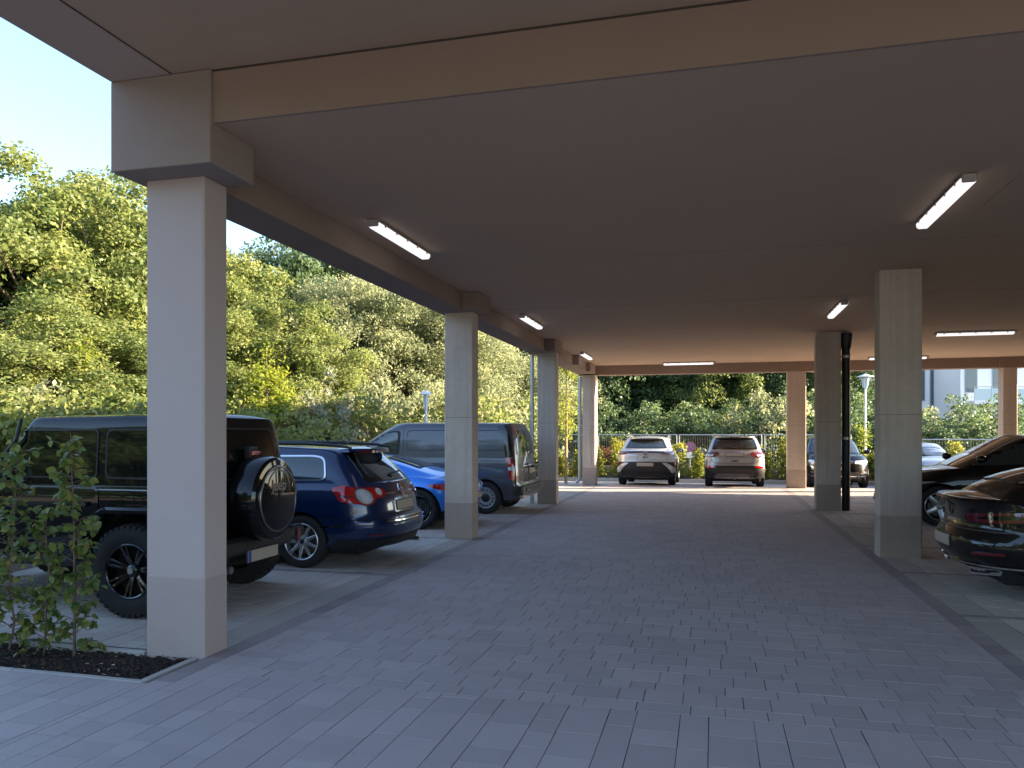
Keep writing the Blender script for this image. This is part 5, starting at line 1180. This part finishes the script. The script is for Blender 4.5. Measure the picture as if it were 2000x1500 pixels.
# ------------------------------------------------------------------ fence, sign, lanterns, low wall
def fence_panel(p0, p1, top, lab):
    P, Q = Vector((*p0, 0)), Vector((*p1, 0)); L_ = (Q-P).length; t = empty('fence_panel', P, atan2(Q.y-P.y, Q.x-P.x), lab, 'fence panel', 'wire mesh fence panels around the site')
    for x in (0.03, L_-.03): MB().tube([(x, 0, -.2), (x, 0, top)], .022, 8).build('post', 'wire', t, 40)
    MB().tube([(0, 0, top), (L_, 0, top)], .021, 8).build('top_rail', 'wire', t, 40); MB().tube([(0, 0, -.05), (L_, 0, -.05)], .02, 8).build('bottom_rail', 'wire', t, 40)
    w = MB(); k = .1
    while k < L_: w.tube([(k, 0, -.05), (k, 0, top)], .002, 4, False); k += .1
    for z in (.2, .5, .8, 1.1, 1.4): w.tube([(0, 0, z), (L_, 0, z)], .002, 4, False)
    w.build('wire_mesh', 'wire_dark', t)['kind'] = 'stuff'
    MB().box(-.3, .3, -.12, .12, -.2, -.06, .02).build('foot', 'concrete', t)
fx = [-11.9, -8.4, -4.9, -1.4, 1.35, 2.1, 5.6]
labs = ['fence panel at far left, behind the staked young tree', 'fence panel between the staked tree and the far corner pillar', 'fence panel left of the white crossover', 'fence panel carrying the round no-stopping sign', 'short fence panel right of the silver SUV', 'fence panel behind the far right pillar of the opening']
for k in range(len(fx)-1): fence_panel((fx[k], 34.2), (fx[k+1]-.06, 34.2+.03*k), 1.60, labs[k])
fence_panel((7.9, 33.6), (11.4, 33.6), 1.42, 'fence panel behind the pale saloon and black crossover'); fence_panel((11.46, 33.6), (14.9, 33.6), 1.42, 'fence panel at the right, behind the rightmost far pillar')
x, y = at(1348, 33.6)
t = empty('no_stopping_sign', (x, y, 0), .2, 'round red-rimmed blue sign with a white plate on the fence between the tail-on cars', 'sign')
MB().lathe([(0, -.01), (.22, -.01), (.22, 0)], 32, 'y', (0, 0, 1.08)).build('disc', 'sign_red', t)
MB().lathe([(0, -.014), (.17, -.014), (.17, -.008)], 32, 'y', (0, 0, 1.08)).build('face', 'sign_blue', t)
for a in (.785, -.785): MB().prism([(-.17*cos(a)-.022*sin(a), 1.08-.17*sin(a)+.022*cos(a)), (.17*cos(a)-.022*sin(a), 1.08+.17*sin(a)+.022*cos(a)), (.17*cos(a)+.022*sin(a), 1.08+.17*sin(a)-.022*cos(a)), (-.17*cos(a)+.022*sin(a), 1.08-.17*sin(a)-.022*cos(a))], 'y', -.017-.001*(a > 0), -.013).build('cross_bar', 'sign_red', t)
MB().box(-.17, .2, -.012, 0, .60, .84, .003).build('plate', 'sign_white', t); MB().tube([(0, .03, -.2), (0, .03, 1.3)], .03, 8).build('post', 'wire', t)
wl = empty('gabion_wall', (0, 0, 0), 0, 'low grey stone wall behind the young hedge beyond the parked cars', 'wall')
q = MB()
for i in range(300):
    for j in range(4):
        x0 = -16+i*.107+(j % 2)*.05; z0 = -.2+j*.115; b = .012; q.box(x0+random.uniform(0, .01), x0+.098+random.uniform(-.01, .008), 31.3+random.uniform(-.02, .02), 31.5, z0, z0+.108+random.uniform(-.012, .004))
q.build('stones', 'gabion', wl)['kind'] = 'stuff'
MB().box(-16, 16.1, 31.34, 31.49, -.3, .34).build('core', 'gabion', wl)
def lantern(px, d, top, lab, w=1.):
    x, y = at(px, d); H = CAMZ+(847-top)/FPX*d; t = empty('lantern_post', (x, y, -.1), 0, lab, 'street lamp', 'white lantern posts of the estate'); H += .1
    MB().tube([(0, 0, 0), (0, 0, 1), (0, 0, H-.62)], [.06, .045, .04], 12).build('post', 'white_enamel', t, 40)
    MB().lathe([(.05*w, H-.64), (.09*w, H-.6), (.16*w, H-.18), (.15*w, H-.16)], 6, 'z').build('shade', 'frosted', t)
    for k in range(6): a = 2*pi*k/6; MB().tube([(.09*w*cos(a), .09*w*sin(a), H-.6), (.165*w*cos(a), .165*w*sin(a), H-.17)], .008, 5).build('rib', 'white_enamel', t)
    MB().lathe([(.0, H), (.06, H-.02), (.34*w, H-.12), (.34*w, H-.14), (.0, H-.15)], 24, 'z').build('hood', 'white_enamel', t, 40)
lantern(1690, 33, 730, 'white lantern on a pale post between the two big right-hand pillars')
lantern(832, 24, 762, 'white lantern post rising above the van roof, left of the second pillar', .55)

# ------------------------------------------------------------------ white flats beyond the shrubs
def flats(px0, px1, d, lab, layout, zt=16):
    x0, y0 = at(px0, d); x1, y1 = at(px1, d); ang = atan2(y1-y0, x1-x0); L_ = math.hypot(x1-x0, y1-y0)
    t = empty('apartment_building', (x0, y0, 0), ang, lab, 'building', 'apartment buildings beyond the shrubs')
    MB().box(0, L_, 0, 12, -1, zt).build('wall', 'house_white', t)
    for k, (a, b, z0, z1, kind) in enumerate(layout):
        a *= L_; b *= L_
        if kind == 'w':
            f = MB().box(a, b, -.05, .02, z0, z1).build('window', 'house_grey', t); n = max(1, round((b-a)/1.0)); s_ = (b-a-.08)/n
            for i in range(n): MB().box(a+.06+i*s_, a+.02+(i+1)*s_, -.065, -.04, z0+.08, z1-.08).build('pane', 'house_glass', f)
        elif kind == 'b':
            f = MB().box(a, b, -1.6, -.002, z0-.25, z0).build('balcony', 'house_white', t)
            n = max(1, round((b-a)/1.4)); s_ = (b-a)/n
            for i in range(n):
                MB().box(a+i*s_+.03, a+(i+1)*s_-.03, -1.6, -1.57, z0+.05, z0+.95).build('glass_panel', 'frosted', f)
            for i in range(n+1): MB().box(a+i*s_-.02, a+i*s_+.02, -1.62, -1.56, z0, z0+1.08).build('rail_post', 'wire', f)
            MB().box(a, b, -1.63, -1.56, z0+1.06, z0+1.12).build('handrail', 'house_grey', f)
        elif kind == 'c': MB().box(a, b, -.12, -.001, z0, z1).build('cladding', 'house_grey', t)
flats(1600, 1712, 62, 'white apartment house with glass balconies seen between the right-hand pillars', [(.35, .62, 3.2, 5.4, 'w'), (.35, .60, 6.3, 8.4, 'w'), (.72, .95, 3.2, 5.4, 'w'), (.30, .66, 5.7, 6.6, 'b'), (.72, 1.0, 6.3, 8.4, 'w')])
flats(1765, 1880, 66, 'white apartment house with tall grey windows right of the largest pillar', [(.44, .60, 3.4, 8.6, 'w'), (.0, .12, 3.4, 8.6, 'c'), (.62, .84, 5.9, 8.6, 'w'), (.62, .84, 2.9, 5.4, 'w'), (.86, .99, 3, 8.6, 'c'), (.27, .36, 4.4, 7.4, 'w')])
flats(1876, 2080, 62, 'white apartment house with long stepped glass balconies at the right', [(.04, .16, 4.9, 8, 'w'), (.30, .40, 5.2, 7.4, 'w'), (.46, .52, 5.2, 7.4, 'w'), (.02, .98, 4.2, 5.3, 'b'), (.70, .86, 5.2, 7.4, 'w'), (.1, .5, 1.2, 3.2, 'w'), (.6, .9, 1.2, 3.2, 'w')])

# ------------------------------------------------------------------ hornbeam plants in the near bed, leaf by leaf
def leaf_meshes():
    out = []
    for var in range(4):
        n = 6; v = []; f = []; w = [.10, .30, .39, .36, .24, .02]; droop = random.uniform(.1, .3); fold = random.uniform(.12, .3); cup = random.uniform(-.15, .15)
        for i in range(n):
            t = i/(n-1); z = -droop*t*t+.0; x = t
            wj = w[i]*(1+random.uniform(-.06, .06)); v += [(x, -wj, z+fold*wj+cup*wj*t), (x, 0, z), (x, wj, z+fold*wj-cup*wj*t)]
        for i in range(n-1): a = i*3; f += [(a, a+1, a+4, a+3), (a+1, a+2, a+5, a+4)]
        v = [(-.15, 0, .03), (-.15, .012, .03)]+v; f = [tuple(i+2 for i in q) for q in f]+[(0, 1, 3)]
        me = bpy.data.meshes.new('leaf'); me.from_pydata(v, [], f); me.materials.append(M['leaf_hedge']); me.polygons.foreach_set('use_smooth', [True]*len(me.polygons)); out.append(me)
    return out
LEAF = leaf_meshes()
def hornbeam(x, y, path, lab, nleaf, zb=-.09, wid=.16, skip=()):
    """path: list of (dx, dy, z, r) of the main stem"""
    t = empty('hornbeam_plant', (x, y, zb), 0, lab, 'hedge plant', 'young hornbeam plants in the near bed'); b = MB()
    pts = [Vector((p[0], p[1], p[2]-zb)) for p in path]; b.tube(pts, [p[3] for p in path], 8)
    H = path[-1][2]-zb; twigs = []
    def stem(z):
        for a, c in zip(pts, pts[1:]):
            if z <= c.z: return a.lerp(c, (z-a.z)/(c.z-a.z))
        return pts[-1]
    nt = int(nleaf/3.2)
    for k in range(nt):
        z = .1+(H-.14)*((k+random.random())/nt); a = random.uniform(0, 2*pi); s0 = stem(z); L_ = wid*random.uniform(.45, 1.5)*(1.05 if z < H*.7 else .9)
        e = s0+Vector((cos(a)*L_, sin(a)*L_*.8, L_*random.uniform(-.1, .7))); mid = s0.lerp(e, .5)+Vector((0, 0, L_*.1))
        b.tube([s0, mid, e], [.0035, .0025, .001], 5, False); twigs.append((s0, mid, e))
    b.build('stem', 'twig', t, 50)
    extra = MB()
    for k in range(int(nleaf*1.7)):
        s0, mid, e = twigs[k % len(twigs)]; u = random.uniform(.25, 1.05); p = s0.lerp(mid, u*2) if u < .5 else mid.lerp(e, (u-.5)*2)
        d = (e-s0).normalized(); side = random.choice((-1, 1)); yaw = atan2(d.y, d.x)+side*random.uniform(.3, 1.3)
        s_ = random.uniform(.042, .078); sc_ = (s_, s_*random.uniform(.85, 1.1), s_); eu = (random.gauss(0, .5), random.gauss(.25, .55), yaw)
        if k < nleaf:
            o = bpy.data.objects.new('leaf', random.choice(LEAF)); link(o, t); o.location = p; o.rotation_euler = eu; o.scale = sc_
        else:
            me = random.choice(LEAF); mt = Matrix.LocRotScale(p, Euler(eu), Vector(sc_)); extra.add([(mt @ q.co)[:] for q in me.vertices], [tuple(f.vertices) for f in me.polygons])
    e_ = extra.build('leaf', 'leaf_hedge2', t, 60); e_['kind'] = 'stuff'
P1 = world(145, 1297, -.09); P2 = world(85, 1290, -.09); P3 = world(14, 1284, -.09)
hornbeam(*P1, [(0, 0, -.09, .011), (-.005, .01, .2, .010), (.0, 0, .55, .008), (-.02, .02, .95, .006), (-.02, .0, 1.3, .005), (-.035, 0, 1.66, .002)], 'right-hand leafy hornbeam plant in the near bed, in front of the off-roader wheel', 300, wid=.15)
hornbeam(*P2, [(0, 0, -.09, .008), (.02, .0, .15, .007), (.015, .01, .35, .006), (.05, 0, .6, .005), (.02, 0, .9, .004), (.03, 0, 1.1, .002)], 'slim middle hornbeam plant in the near bed with a crooked stem', 190, wid=.14)
hornbeam(*P3, [(0, 0, -.09, .009), (.05, .0, .08, .008), (.07, 0, .2, .007), (.02, 0, .45, .006), (.05, 0, .8, .005), (.08, .0, 1.2, .004), (.11, 0, 1.58, .002)], 'left hornbeam plant in the near bed with a bent lower stem', 280, wid=.15)
hornbeam(P3[0]-.32, P3[1]+.05, [(0, 0, -.09, .009), (.0, .0, .5, .007), (.05, 0, 1.0, .005), (.06, .0, 1.62, .002)], 'hornbeam plant at the left picture edge, partly cut off', 200, wid=.16)
hornbeam(P3[0]-.75, P3[1]+.0, [(0, 0, -.09, .009), (.0, .0, .5, .007), (.03, 0, 1.0, .005), (.02, .0, 1.5, .002)], 'hornbeam plant just outside the left picture edge', 120, wid=.15)
S.frame_set(1)
